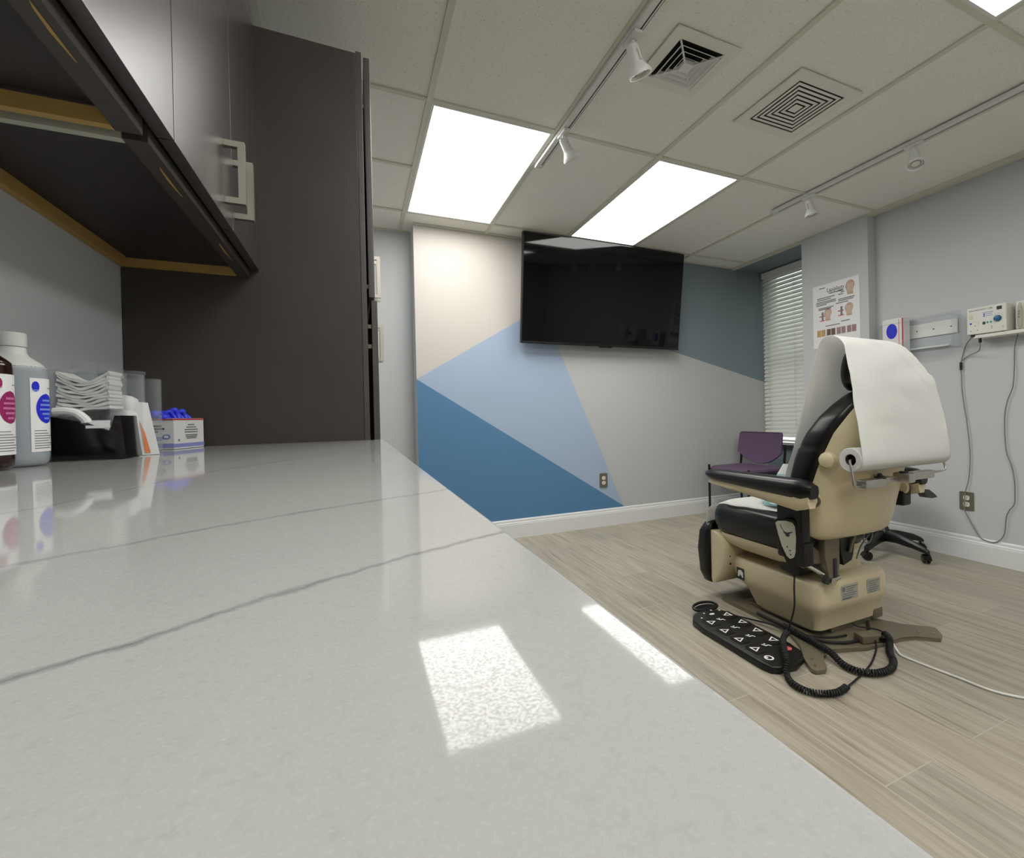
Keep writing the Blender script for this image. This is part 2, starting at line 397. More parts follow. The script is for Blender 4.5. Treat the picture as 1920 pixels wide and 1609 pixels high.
# mural wall: painted polygons are faces of the one wall mesh
mur=[([(XM,1.244),(1.384,1.835),(2.268,2.365),(2.268,2.42),(XM,2.42)],0),
     ([(XM,1.244),(2.112,.155),(1.384,1.835)],1),
     ([(XM,1.244),(XM,0),(2.112,0),(2.112,.155)],2),
     ([(2.268,2.42),(2.268,2.365),(1.384,1.835),(3.95,1.22),(3.95,2.42)],3),
     ([(1.384,1.835),(2.112,.155),(2.112,0),(3.95,0),(3.95,1.22)],4)]
b=B()
for poly,mi in mur:
    f=b.faces.new([b.verts.new((x,YW,z)) for x,z in poly]); f.material_index=mi
bmesh.ops.remove_doubles(b,verts=b.verts[:],dist=1e-4)
f=b.faces.new([b.verts.new(p) for p in ((XM,YW,0),(XM,YW,2.42),(XM,YA+.1,2.42),(XM,YA+.1,0))]); f.material_index=5
f=b.faces.new([b.verts.new(p) for p in ((XM,YA+.1,0),(XM,YA+.1,2.42),(3.95,YA+.1,2.42),(3.95,YA+.1,0))]); f.material_index=5
f=b.faces.new([b.verts.new(p) for p in ((3.95,YW,0),(3.95,YW,2.42),(3.95,YA+.1,2.42),(3.95,YA+.1,0))]); f.material_index=5
struct('wall_far',b,[wallc,wall_lb,wall_b,wall_s,wall_g,wallg],'feature wall painted in cream, blue and grey triangles',smooth=False)
def baseboard(name,p0,p1,n):
    """profile extruded from p0 to p1, n = direction into the room"""
    prof=[(0,0),(.015,0),(.015,.105),(.013,.112),(.013,.118),(.009,.124),(.0085,.138),(.004,.146),(0,.147)]
    b=B(); n=Vector(n)
    loft(b,[[Vector(p)+n*a+Vector((0,0,h)) for a,h in prof] for p in (p0,p1)])
    return struct(name,b,trimw,smooth=False)
baseboard('baseboard_far',(XM,YW,0),(XWN,YW,0),(0,-1,0))
baseboard('baseboard_right',(XR,YB,0),(XR,YP0,0),(-1,0,0))
baseboard('baseboard_pillar',(XP,YP0-.015,0),(XP,YP1,0),(-1,0,0))
baseboard('baseboard_pillar_end',(XP,YP0,0),(XR-.016,YP0,0),(0,-1,0))
baseboard('baseboard_alcove',(XL,YA,0),(XM,YA,0),(0,-1,0))
baseboard('baseboard_back',(.1,YB,0),(XR,YB,0),(0,1,0))
# ceiling grid
b=B(); g=.012
def bar(x0,x1,y0,y1): bx(b,x0,x1,y0,y1,H+(.0007 if x1-x0>.1 else 0),H+.0079-(.0003 if x1-x0>.1 else 0))
for k in range(-1,6):
    x=GX+k*T
    if k==5: x=XP+.015
    bar(x-g,x+g,YB,(YA if x<XM else YW))
for j in range(-4,2):
    y=GY+2*T*j; bar(XL,XP,y-g*.99,y+g*.99) if j<1 else bar(XL,XP,y-g*.99,y+g*.99)
for j in (-6,-5,-4,-3,-2,-1,0,1):
    y=GY+T*(j+ (1 if j%2==0 else 0)); 
for y in (GY+T,GY-T,GY-3*T): bar(XL,GX,y-g*.99,y+g*.99)
struct('trim_1',b,gridm,'ceiling grid of pale T bars',smooth=False)
b=B()  # wall angles
bx(b,XP,XP+.045,YB,YP0,H-.008,H+.007); bx(b,XM,XP,YW-.022,YW,H-.001,H+.007); bx(b,XL,XM,YA-.022,YA,H-.001,H+.007)
bx(b,XL,XL+.022,YB,YA,H-.001,H+.007); bx(b,XP+.005,XP+.03,YP1,YW,H-.014,H+.007)
bx(b,XP+.045,XR,YB,YP0,H+.0,H+.007)
struct('trim_2',b,gridm,'wall angle where ceiling meets the walls',smooth=False)

# ------------------------------------------------------------ ceiling light panels
LP=[(0,0,'glowing white ceiling light panel nearest the cream end of the mural wall'),
    (2,0,'glowing white ceiling light panel in front of the television'),
    (2,-4,'glowing white ceiling light panel cut by the upper right edge of the photo'),
    (0,-4,'added unseen fill light panel above the counter and camera')]  # last panel is out of view, added as fill light
LP+=[(0,-8,'added unseen fill light panel at the back of the room on the counter side'),(2,-8,'added unseen fill light panel at the back of the room on the chair side')]  # two more unseen panels, added behind the camera to even out the light
for i,j,lab in LP:
    x0=GX+i*T; y0=GY+T*j
    t=thing('ceiling_light_panel',lab,'ceiling light',(x0+T/2,y0+T,H),'flat light panels in the ceiling grid')
    e=.024
    b=B()
    for a in ((x0+g,x0+e,y0+g,y0+2*T-g),(x0+T-e,x0+T-g,y0+g,y0+2*T-g),(x0+e,x0+T-e,y0+g,y0+e),(x0+e,x0+T-e,y0+2*T-e,y0+2*T-g)):
        bx(b,a[0],a[1],a[2],a[3],H-.001,H+.006)
    obj('frame',b,white,t,smooth=False)
    b=B(); bx(b,x0+e,x0+T-e,y0+e,y0+2*T-e,H+.001,H+.005); obj('diffuser',b,emis,t,smooth=False)

# ------------------------------------------------------------ ceiling vents
def vent(xc,yc,half,outer,rings,slot,label,tilt):
    t=thing('ceiling_vent',label,'vent',(xc,yc,H),'square air vents in the ceiling')
    z0=H-.004
    b=B(); bx(b,xc-half,xc+half,yc-half,yc+half,(H+.0065 if tilt else H+.0),H+.0075); obj('duct_shade',b,shadem,t,smooth=False)  # dark sheet painted as the shade of a duct; no opening is cut
    b=B()
    for s_,w_,z1 in ((half,outer-half,z0),):
        for a in ((xc-outer,xc-half,yc-outer,yc+outer),(xc+half,xc+outer,yc-outer,yc+outer),(xc-half,xc+half,yc-outer,yc-half),(xc-half,xc+half,yc+half,yc+outer)):
            bx(b,a[0],a[1],a[2],a[3],z0,H+.0035)
    obj('frame',b,ventm,t,smooth=False)
    b=B(); pitch=half/(rings+1.5)
    for k in range(rings):
        r0=half-pitch*(k+slot); r1=half-pitch*(k+1+(.35 if tilt else 0))
        if tilt:   # louvre faces slope down towards the middle
            A=[(-r0,-r0),(r0,-r0),(r0,r0),(-r0,r0)]; C=[(-r1,-r1),(r1,-r1),(r1,r1),(-r1,r1)]
            ra=[Vector((xc+p,yc+q,H-.014)) for p,q in A]; rb=[Vector((xc+p,yc+q,H+.006)) for p,q in C]
            rc=[Vector((xc+p*.96,yc+q*.96,H+.006)) for p,q in C]; rd=[Vector((xc+p*.97,yc+q*.97,H-.0145)) for p,q in A]
            loft(b,[ra,rb,rc,rd,ra],cap=False)
        else:
            for a in ((-r0,-r1,-r0,r0),(r1,r0,-r0,r0),(-r1,r1,-r0,-r1),(-r1,r1,r1,r0)):
                bx(b,xc+a[0],xc+a[1],yc+a[2],yc+a[3],H-.003,H-.001)
    rc=half-pitch*(rings+slot)
    bx(b,xc-rc,xc+rc,yc-rc,yc+rc,(H-.014 if tilt else H-.003),(H+.003 if tilt else H-.001))
    if tilt:
        for sx,sy in ((1,1),(-1,1),(1,-1),(-1,-1)):
            tube(b,[(xc+sx*half,yc+sy*half,H-.006),(xc+sx*rc,yc+sy*rc,H-.010)],.004,6)
    obj('louvre',b,white if tilt else ventm,t,smooth=False)
vent(1.243,1.527,.106,.15,3,.50,'ceiling air diffuser with three sloped louvres beside the left track spotlight',True)
vent(1.890,1.547,.142,.192,5,.45,'flat ceiling air grille with five square slots between the two light tracks',False)

# ------------------------------------------------------------ track lighting
def track(x,y0,y1,label):
    t=thing('light_track',label,'track',(x,(y0+y1)/2,H),'ceiling light tracks')
    b=B(); bx(b,x-.018,x+.018,y0,y1,H-.019,H-.0005,.002); obj('rail',b,white,t)
    b=B(); bx(b,x+.006,x+.011,y0+.01,y1-.03,H-.0195,H-.018); bx(b,x+.0185,x+.0188,y0,y1,H-.019,H-.001); obj('slot',b,inkd,t,smooth=False)
    b=B(); bx(b,x-.019,x+.019,y1,y1+.012,H-.021,H-.0005,.003); obj('end_cap',b,white,t)
track(.955,-.9,2.45,'white ceiling light track on the left, beside the large light panel')
track(2.70,-.9,2.40,'white ceiling light track nearer the right wall')
def spot(x,y,d,label,s_=1.0):
    t=thing('track_spotlight',label,'spotlight',(x,y,H-.02),'small white spotlights on the ceiling tracks')
    d=Vector(d).normalized()
    b=B(); bx(b,x-.017,x+.017,y-.045,y+.045,H-.034,H-.0195,.004); tube(b,[(x,y,H-.03),(x,y,H-.055)],.008,10); obj('adapter',b,white,t)
    p=Vector((x,y,H-.06))
    u,v,_=frame_of(d)
    sd = u if abs(u.z)<abs(v.z) else v
    b=B()
    for k in (-1,1):
        tube(b,[p+sd*k*.006, p+sd*k*.026+d*.015, p+sd*k*.030+d*.05],.0035,6)
    tube(b,[p-sd*.02,p+sd*.02],.006,8)
    obj('yoke',b,white,t)
    b=B(); c=p+d*.0; 
    lathe(b,c,[(.001,-.012),(.018,-.012),(.022,-.006),(.023,.045),(.027,.056),(.038,.074),(.043,.084),(.043,.092),(.039,.092),(.035,.082)],d,28)
    obj('lamp_head',b,white,t)
    b=B(); lathe(b,c,[(.001,.080),(.018,.081),(.020,.084),(.025,.084),(.027,.081),(.0345,.083),(.0345,.074),(.001,.074)],d,28)
    obj('lens',b,lamp_glass,t)
spot(.955,1.47,(.42,.10,-.9),'white track spotlight nearest the sloped louvre air diffuser')
spot(.955,2.10,(.55,.12,-.9),'white track spotlight at the right corner of the large light panel')
spot(2.70,2.12,(.12,-.12,-1),'white track spotlight close to the far end of the right track')
spot(2.70,1.49,(-.28,-.22,-1),'white track spotlight facing the camera in the middle of the right track')
spot(2.70,.955,(-.1,-.3,-1),'white track spotlight cut by the right edge of the photo')

# ------------------------------------------------------------ television
t=thing('television','large black flat television mounted high on the triangle mural wall','television',(1.93,3.5,1.5))
TL=Vector((1.168,3.325,2.352)); TR=Vector((2.652,3.325,2.345)); BLv=Vector((1.180,3.475,1.528)); BRv=Vector((2.684,3.475,1.527))
TR=Vector((2.652,3.325,2.352)); Ux=(BRv-BLv).normalized(); 
cx=1.917; wd=1.493; top=Vector((cx-.005,3.335,2.351)); bot=Vector((cx,3.455,1.526)); V=(top-bot); hh=V.length; V.normalize(); U=Vector((1,0,0)); Nn=U.cross(V) # towards -y
c=(top+bot)/2; R3=Matrix((U,V,Nn)).transposed()
b=B(); box(b,c-Nn*.018,(wd,hh,.036),.004,2,R3); box(b,c-Nn*.045+V*-.12,(wd*.8,hh*.6,.03),.01,2,R3); obj('housing',b,blackp,t)
b=B(); box(b,c+Nn*.0015+V*.006,(wd-.018,hh-.030,.002),.0,2,R3); obj('screen',b,tvb,t,smooth=False)
b=B(); box(b,c+Nn*.001-V*(hh/2-.004),(wd,.010,.008),.002,2,R3); obj('bottom_bezel',b,blackg,t)
b=B(); box(b,c-Nn*.008-V*(hh/2+.004),(.12,.012,.016),.003,2,R3); obj('sensor_bar',b,blackp,t)
b=B(); box(b,c+Nn*.004-V*(hh/2-.0045)+U*.0,(.006,.004,.004),.0,2,R3); obj('logo_mark',b,inkg,t)
b=B(); bx(b,cx-.25,cx+.25,3.515,3.549,1.75,2.05,.004); bx(b,cx-.2,cx-.14,3.47,3.52,1.72,2.08); bx(b,cx+.14,cx+.2,3.47,3.52,1.72,2.08); obj('wall_bracket',b,blackp,t)

# ------------------------------------------------------------ outlets
def outlet(o,U,V,label,w_=.075,h_=.122):
    """o = centre on the wall"""
    t=thing('power_outlet',label,'outlet',o,'duplex wall outlets')
    U=Vector(U);V=Vector(V);Nn=U.cross(V)
    b=B(); prism(b,rrect(w_,h_,.006),Vector(o)+Nn*.0005,U,V,Nn*.006,.0015); obj('plate',b,platem,t)
    for k in (-1,1):
        b=B(); prism(b,rrect(.034,.030,.012,cy=k*.0205),Vector(o)+Nn*.006,U,V,Nn*.0025); s0=obj('socket',b,ivory,t)
        b=B()
        for sx in (-.006,.006): flat(b,Vector(o)+Nn*.0085,U,V,[(sx-.001,k*.0205-.001),(sx+.001,k*.0205-.001),(sx+.001,k*.0205+.007),(sx-.001,k*.0205+.007)])
        flat(b,Vector(o)+Nn*.0085,U,V,ellipse(0,k*.0205-.007,.0022,.0022,10)); obj('slots',b,inkd,s0,smooth=False)
outlet((1.918,YW,.392),(1,0,0),(0,0,1),'grey plated wall outlet low on the light blue triangle of the mural wall')
outlet((XR,1.655,.365),(0,-1,0),(0,0,1),'grey plated wall outlet on the right wall above the white baseboard',.075,.115)

# ------------------------------------------------------------ venetian blind
t=thing('venetian_blind','closed white venetian blind hanging in the window recess','blind',(3.80,3.15,2.36))
y0,y1=YP1+.01,3.535
b=B(); bx(b,3.775,3.835,y0,y1,2.295,2.352,.003); obj('headrail',b,slatm,t)
b=B(); z=2.28; i=0
while z>.69:
    a=math.radians(62); hw=.024
    for ya,yb in ((y0,y1),):
        pts=[]
        for k in range(5):
            s_=(k-2)/2*hw; cr=.003*(1-(s_/hw)**2)
            pts.append((3.805+s_*math.cos(a)-cr*math.sin(a), z+s_*math.sin(a)+cr*math.cos(a)))
        pts2=[(p+.0013*math.sin(a),q-.0013*math.cos(a)) for p,q in pts[::-1]]
        loft(b,[[Vector((p,yv,q)) for p,q in pts+pts2] for yv in (ya,yb)])
    z-=.040; i+=1
obj('slats',b,slatm,t)
b=B(); bx(b,3.785,3.822,y0,y1,.655,.675,.003); obj('bottom_rail',b,slatm,t)
for yv in (y0+.10,(y0+y1)/2,y1-.085):
    b=B(); tube(b,[(3.783,yv,2.30),(3.783,yv,.67)],.0011,6); tube(b,[(3.779,yv+.01,2.30),(3.779,yv+.01,.67)],.0011,6)
    for k in range(40): lathe(b,(3.781,yv+.005,2.27-k*.04),[(.001,-.004),(.003,0),(.001,.004)],n=6)
    obj('ladder_cord',b,slatm,t)
b=B(); tube(b,[(3.768,y1-.012,2.30),(3.768,y1-.012,1.05)],.0035,6); obj('tilt_wand',b,acryl,t)

# ------------------------------------------------------------ guest chair (purple), faces -X
t=thing('guest_chair','purple fabric guest chair with black metal legs in the corner by the window','chair',(3.15,3.17,0))
def leg(name,pts,r=.011): 
    b=B(); tube(b,pts,r,10); lathe(b,(pts[-1][0],pts[-1][1],0.0),[(.013,0),(.014,.012),(.010,.016)],n=12); return obj(name,b,stoolm,t)
yn,yf=2.925,3.425
leg('leg',[(2.965,yf,.475),(2.965,yf,.01)]); leg('leg',[(2.945,yn,.47),(2.945,yn,.01)])
leg('leg',[(3.375,yf,.66),(3.345,yf,.40),(3.36,yf,.01)]); leg('leg',[(3.375,yn,.66),(3.345,yn,.40),(3.36,yn,.01)])
b=B(); tube(b,[(2.965,yf,.43),(3.35,yf,.40)],.010); tube(b,[(2.945,yn,.43),(3.35,yn,.40)],.010); tube(b,[(2.955,yn,.425),(2.965,yf,.425)],.009); tube(b,[(3.35,yn,.40),(3.35,yf,.40)],.009)
obj('seat_frame',b,stoolm,t)
b=B(); 
rings=[]
for z,sh in ((.418,.03),(.424,.012),(.440,.0),(.458,.004),(.468,.022),(.472,.06)):
    rings.append([Vector((x,y,z)) for x,y in rrect(.44-2*sh,.47-2*sh,.06-min(sh,.03)*.5,6,cx=3.155,cy=3.175)])
loft(b,rings); obj('seat',b,purple,t)
# backrest : upright panel with curved lower edge
b=B(); n=16; front=[];back=[]
prof=[]
for k in range(n+1):
    u=-1+2*k/n; prof.append((u*.252, .478+.105*abs(u)**2.0))
outl=prof+[(.252,.60),(.245,.75),(.232,.768),(-.232,.768),(-.245,.75),(-.252,.60)]
def bp(u,z,d): 
    cv=.035*(u/.25)**2
    return Vector((3.355+(z-.5)*.13-cv*.9+d, 3.175+u, z))
cen=(0,.64)
rings=[]
for d,sc_ in ((-.018,.93),(-.024,.97),(-.020,.995),(-.004,1.0),(.004,.97)):
    rings.append([bp(cen[0]+(u-cen[0])*sc_,cen[1]+(z-cen[1])*sc_,d) for u,z in outl])
loft(b,rings); obj('backrest',b,purple,t,angle=50)

# ------------------------------------------------------------ rolling stool (mostly behind the exam chair)
t=thing('rolling_stool','black rolling stool with five caster legs behind the exam chair by the right wall','stool',(3.19,1.99,0))
C0=Vector((3.19,1.99,0))
b=B(); lathe(b,C0+Vector((0,0,.09)),[(.03,0),(.045,.01),(.045,.05),(.03,.07),(.024,.09)],n=20); obj('hub',b,stoolm,t)
b=B(); lathe(b,C0,[(.02,.15),(.02,.30),(.012,.30),(.012,.40)],n=16); obj('gas_lift',b,stoolm,t)
b=B(); lathe(b,C0,[(.03,.395),(.15,.40),(.172,.415),(.175,.44),(.165,.462),(.12,.475),(.0,.478)],n=40); obj('seat',b,vinyl,t)
for k in range(5):
    a=math.radians(-95+72*k); dx,dy=math.cos(a),math.sin(a); Rr=.27 if k!=1 else .25
    b=B(); side=Vector((-dy,dx,0)); rings=[]
    for s_,z,w_,h_ in ((.02,.115,.026,.035),(.10,.112,.022,.028),(.20,.095,.018,.02),(Rr,.078,.016,.014),(Rr+.015,.070,.012,.010)):
        p=C0+Vector((dx*s_,dy*s_,z))
        rings.append([p+side*w_+Vector((0,0,-h_)),p+side*w_+Vector((0,0,h_*.4)),p+side*w_*.5+Vector((0,0,h_)),p-side*w_*.5+Vector((0,0,h_)),p-side*w_+Vector((0,0,h_*.4)),p-side*w_+Vector((0,0,-h_))])
    loft(b,rings); lg=obj('leg',b,stoolm,t)
    b=B(); q=C0+Vector((dx*Rr,dy*Rr,.027)); a2=a+.9; ax=Vector((math.cos(a2),math.sin(a2),0))
    for s_ in (-1,1): lathe(b,q+ax*s_*.012,[(.001,-.008),(.020,-.008),(.0265,-.004),(.0265,.004),(.02,.008),(.001,.008)],ax,20)
    tube(b,[q+Vector((0,0,.0)),q+Vector((0,0,.045))],.007,8)
    hd=ax.cross(Vector((0,0,1))); prism(b,[(-.02,.0),(.028,-.004),(.036,.002),(.02,.022),(0,.031),(-.018,.022)],q-ax*.021,hd,(0,0,1),ax*.042,.002)
    obj('caster',b,blackg,lg)

# ------------------------------------------------------------ exam chair
ec=thing('exam_chair','cream and black powered exam chair in the middle of the floor, seen from behind','exam chair',(1.87,1.5,0))
EX=1.870
# floor plate with feet
b=B()
pl=[(1.60,1.33),(1.535,1.27),(1.487,1.195),(1.492,1.178),(1.528,1.168),(1.548,1.178),(1.600,1.235),(1.66,1.262),(1.74,1.235),(1.82,1.205),(1.93,1.195),(2.02,1.195),(2.08,1.175),(2.125,1.135),(2.15,1.118),(2.19,1.135),(2.235,1.18),(2.228,1.20),(2.15,1.26),(2.10,1.35),
    (2.10,1.80),(2.16,1.90),(2.14,1.93),(2.09,1.93),(2.02,1.87),(1.74,1.87),(1.70,1.88),(1.675,1.86),(1.668,1.80),(1.665,1.45)]
prism(b,pl,(0,0,.001),(1,0,0),(0,1,0),(0,0,.016),.003); fp=obj('floor_plate',b,brown,ec)
b=B()
for x,y in ((1.515,1.20),(1.54,1.235),(2.165,1.155),(2.13,1.19)): b=B(); lathe(b,(x,y,.017),[(.006,0),(.006,.003),(.001,.004)],n=10); obj('bolt',b,chrome,fp)
# base cover: two tiers
b=B()
def brect(x0,x1,y0,y1,z,r): return [Vector((x,y,z)) for x,y in rrect(x1-x0,y1-y0,r,6,(x0+x1)/2,(y0+y1)/2)]
loft(b,[brect(1.735,2.10,1.41,1.60,.040,.03),brect(1.712,2.122,1.352,1.64,.036,.03),brect(1.706,2.134,1.335,1.68,.045,.035),brect(1.702,2.140,1.328,1.74,.115,.04),
        brect(1.690,2.150,1.318,1.765,.130,.045),brect(1.685,2.153,1.315,1.80,.160,.05),brect(1.684,2.152,1.318,1.83,.226,.05),brect(1.692,2.146,1.326,1.83,.240,.045),brect(1.71,2.13,1.345,1.81,.247,.035)])
bs=obj('base_cover',b,cream,ec,angle=40)
b=B(); loft(b,[brect(1.86,2.10,1.40,1.72,.243,.03),brect(1.875,2.085,1.41,1.70,.30,.03),brect(1.89,2.06,1.43,1.68,.385,.03),brect(1.90,2.05,1.44,1.66,.42,.03)]); obj('riser_cover',b,cream,ec)
b=B(); loft(b,[brect(1.73,2.11,1.40,1.78,.018,.04),brect(1.73,2.11,1.39,1.70,.037,.04)]); bx(b,1.80,2.06,1.345,1.42,.018,.06,.004); obj('base_skirt',b,brown,ec)
b=B(); bx(b,2.055,2.12,1.33,1.37,.03,.075,.006); obj('rear_connector',b,brown,ec)
# labels on the rear of the base
U=(1,0,0);Vv=(0,0,1)
for x0,x1,z0,z1 in ((1.826,1.930,.158,.222),(1.990,2.078,.160,.220)):
    o=Vector((x0,1.3155,z0)); b=B(); frect(b,o,U,Vv,0,x1-x0,0,z1-z0); lb=obj('rating_label',b,facem,bs,smooth=False)
    b=B(); 
    for k in range(6):
        frect(b,o,U,Vv,.03 if k<3 and x0<1.9 else .008,(x1-x0)*(.9-.1*(k%3)),z1-z0-.012-k*.009,z1-z0-.0085-k*.009,off=.001)
    if x0<1.9: frect(b,o,U,Vv,.006,.022,z1-z0-.028,z1-z0-.008,off=.001); frect(b,o,U,Vv,.004,.06,.003,.008,off=.001)
    obj('label_print',b,inkg,bs,smooth=False)
# emblem on left side of base
o=Vector((1.6845,1.762,.142)); U=(0,-1,0)
b=B(); flat(b,o,U,Vv,rrect(.050,.056,.004,4,.025,.028)); frect(b,o,U,Vv,0,.05,0,.006,off=.0006); obj('emblem',b,inkd,bs,smooth=False)
b=B(); flat(b,o,U,Vv,[(.008,.012),(.008,.034),(.014,.044),(.03,.046),(.042,.036),(.042,.012),(.034,.012),(.032,.026),(.028,.016),(.024,.026),(.018,.016),(.016,.012)],off=.0012); obj('emblem_mark',b,inkw,bs,smooth=False)
# seat
b=B(); loft(b,[[Vector((x,y,z)) for x,y in rrect(w_,l_,.09,8,EX,yc)] for z,w_,l_,yc in ((.285,.30,.30,1.62),(.290,.36,.38,1.62),(.315,.43,.46,1.62),(.345,.46,.50,1.62),(.362,.46,.50,1.62))]); obj('seat_shell',b,cream,ec,angle=50)
b=B(); rings=[]
for k in range(13):
    t_=k/12*PI; z=.430-.072*math.cos(t_); sh=.055*(1-math.sin(t_)**.6) if 0<k<12 else .06
    rings.append([Vector((x,y,z+(.018 if y>1.80 else 0)*math.sin(min(1,(y-1.80)/.09)*PI/2)*0)) for x,y in rrect(.500-2*sh,.55-2*sh,.10-sh*.5,8,EX,1.625)])
loft(b,rings); obj('seat_cushion',b,vinyl,ec,angle=60)
# leg rest hanging at the front
b=B(); rings=[]
for z,ya,yb in ((.095,1.86,1.89),(.110,1.835,1.905),(.16,1.80,1.905),(.24,1.775,1.905),(.31,1.785,1.905),(.345,1.82,1.905),(.355,1.85,1.90)):
    rings.append([Vector((x,y,z)) for x,y in rrect(.47,yb-ya,min(.03,(yb-ya)*.45),5,EX,(ya+yb)/2)])
loft(b,rings); lr=obj('leg_rest_shell',b,cream,ec,angle=50)
b=B()
for z in (.21,.245): b=B(); lathe(b,(1.660,1.7785,z),[(.006,0),(.006,.0015),(.001,.002)],(0,-1,0),10); obj('shell_screw',b,inkd,lr)
b=B(); rings=[]
for z,ya,yb,w_ in ((.070,1.925,1.945,.40),(.085,1.905,1.965,.46),(.13,1.900,1.98,.49),(.25,1.900,1.99,.50),(.34,1.895,1.98,.49),(.385,1.895,1.955,.46),(.395,1.91,1.93,.40)):
    rings.append([Vector((x,y,z)) for x,y in rrect(w_,yb-ya,min(.028,(yb-ya)*.45),5,EX,(ya+yb)/2)])
loft(b,rings); obj('leg_rest_cushion',b,vinyl,ec,angle=60)
# backrest shell and pad
def lerp_tab(tab,z):
    for a,c_ in zip(tab,tab[1:]):
        if a[0]<=z<=c_[0]:
            t_=(z-a[0])/(c_[0]-a[0]); t_=t_*t_*(3-2*t_)*.0+t_; return [a[i]+(c_[i]-a[i])*t_ for i in range(1,len(a))]
    return list(tab[-1][1:] if z>tab[-1][0] else tab[0][1:])
# z, half width, boundary y, rear y, front y
ST=[(.440,.205,1.30,1.268,0),(.452,.235,1.31,1.245,0),(.50,.255,1.315,1.222,0),(.62,.262,1.292,1.195,0),(.76,.258,1.240,1.165,0),(.87,.235,1.198,1.142,0),(.945,.190,1.165,1.125,0),(1.00,.130,1.152,1.125,0),(1.03,.06,1.160,1.140,0)]
b=B(); rings=[]; n=28
for i in range(34):
    z=.440+(1.03-.440)*i/33; w_,yb_,yr,_=lerp_tab(ST,z)
    ring=[]
    for k in range(n+1):
        u=-1+2*k/n; e=abs(u)**3.2
        x=EX+w_*math.copysign(min(1,abs(u)),u); y=yr+(yb_-yr)*(1-(1-e)**.6)
        ring.append(Vector((x,y,z)))
    ring.append(Vector((EX+w_*.9,yb_+.005,z))); ring.append(Vector((EX-w_*.9,yb_+.005,z)))
    rings.append(ring)
loft(b,rings); sh_=obj('backrest_shell',b,cream,ec,angle=50)
PT=[(.500,.20,1.325,1.40),(.515,.240,1.315,1.420),(.55,.252,1.308,1.428),(.62,.258,1.290,1.422),(.70,.257,1.262,1.408),(.76,.254,1.238,1.394),(.805,.248,1.222,1.378),(.815,.240,1.220,1.368),(.825,.244,1.216,1.369),(.87,.234,1.198,1.347),(.93,.207,1.170,1.312),(.98,.168,1.150,1.276),(1.02,.118,1.148,1.245),(1.045,.05,1.155,1.215)]
b=B(); rings=[]
for i in range(50):
    z=.500+(1.045-.500)*i/49; w_,yb_,yf_=lerp_tab(PT,z); rings.append(superring(EX,(yb_+yf_)/2,w_,(yf_-yb_)/2,z,4.2,52))
loft(b,rings); obj('backrest_cushion',b,vinyl,ec,angle=60)
b=B(); lathe(b,(1.622,1.215,.768),[(.034,-.02),(.030,.006),(.027,.016),(.018,.021),(.001,.023)],(-1,-.35,.1),28); obj('hinge_cap',b,cream,ec)
# headrest
b=B(); rings=[]
for i in range(15):
    t_=-1+2*i/14; k_=math.sqrt(max(0,1-abs(t_)**2.4)); rings.append(superring(EX-.012,1.205-t_*.012,.02+.125*k_**.7,.008+.036*k_,1.118+t_*.098,2.6,32))
loft(b,rings); obj('headrest',b,vinyl,ec,angle=60)
# armrests
def arm(xc,flip,y0=1.205,y1=1.775,dz=0):
    b=B(); rings=[]
    for i in range(17):
        s_=i/16; y=y0+(y1-y0)*s_; k_=math.sin(PI*min(1,max(0,(s_*16+.35)/2.2 if s_<.12 else ((1-s_)*16+.35)/2.2 if s_>.88 else 1))/2)
        hw=.046*(.35+.65*k_); zt=.690-.006*s_+dz; th=.088*(1-.46*s_)*(.45+.55*k_); zc=.655+.003*s_-(0) + (.010*s_)+dz
        rings.append([Vector((xc+hw*c_,y,zc+th/2*sn)) for c_,sn in [(math.copysign(abs(math.cos(a))**.7,math.cos(a)),math.copysign(abs(math.sin(a))**.8,math.sin(a))) for a in [2*PI*j/20 for j in range(20)]]])
    loft(b,rings); obj('arm_pad',b,vinyl,ec,angle=60)
    b=B(); rings=[]
    for i in range(12):
        s_=i/11; y=y0+.01+(y1-y0-.025)*s_; hw=.040*(1-.25*s_)*(.6 if i in(0,11) else 1); zt=.642+.012*s_+dz; zb=.572+.052*s_**.9+dz+(.02 if i==0 else 0)
        rings.append([Vector((xc-hw,y,zt)),Vector((xc-hw,y,zb+.02*(1-s_)+.004)),Vector((xc-hw*.6,y,zb)),Vector((xc+hw*.6,y,zb)),Vector((xc+hw,y,zb+.02*(1-s_)+.004)),Vector((xc+hw,y,zt))])
    loft(b,rings); obj('arm_shell',b,cream,ec,angle=50)
    b=B(); lathe(b,(xc+flip*.052,1.262,.615+dz),[(.001,-.02),(.028,-.02),(.030,-.012),(.030,.008),(.024,.014),(.001,.014)],(flip*-1,0,0),24); obj('arm_pivot',b,cream,ec)
    b=B(); lathe(b,(xc+flip*.046,1.245,.612+dz),[(.024,-.004),(.0245,0),(.022,.004),(.018,.004),(.018,-.004)],(flip*-1,-.5,0),24); obj('pivot_ring',b,brown,ec)
    b=B(); bx(b,min(xc+flip*.035,xc+flip*.085),max(xc+flip*.035,xc+flip*.085),1.29,1.415,(.36 if flip>0 else .53),.60+dz,.012)
    if flip>0: bx(b,xc+.03,xc+.09,1.28,1.36,.345,.44,.01)
    obj('arm_bracket',b,blackp,ec)
arm(1.535,1); arm(2.215,-1)
b=B(); prism(b,[(0,0),(.05,.012),(.10,-.012),(.125,-.03),(.07,-.028),(.02,-.02)],(2.24,1.22,.585),(1,.1,0),(0,0,1),(0,.03,0),.003); obj('release_lever',b,blackp,ec)
b=B(); bx(b,2.135,2.195,1.245,1.30,.535,.60,.01); obj('lever_block',b,blackp,ec)
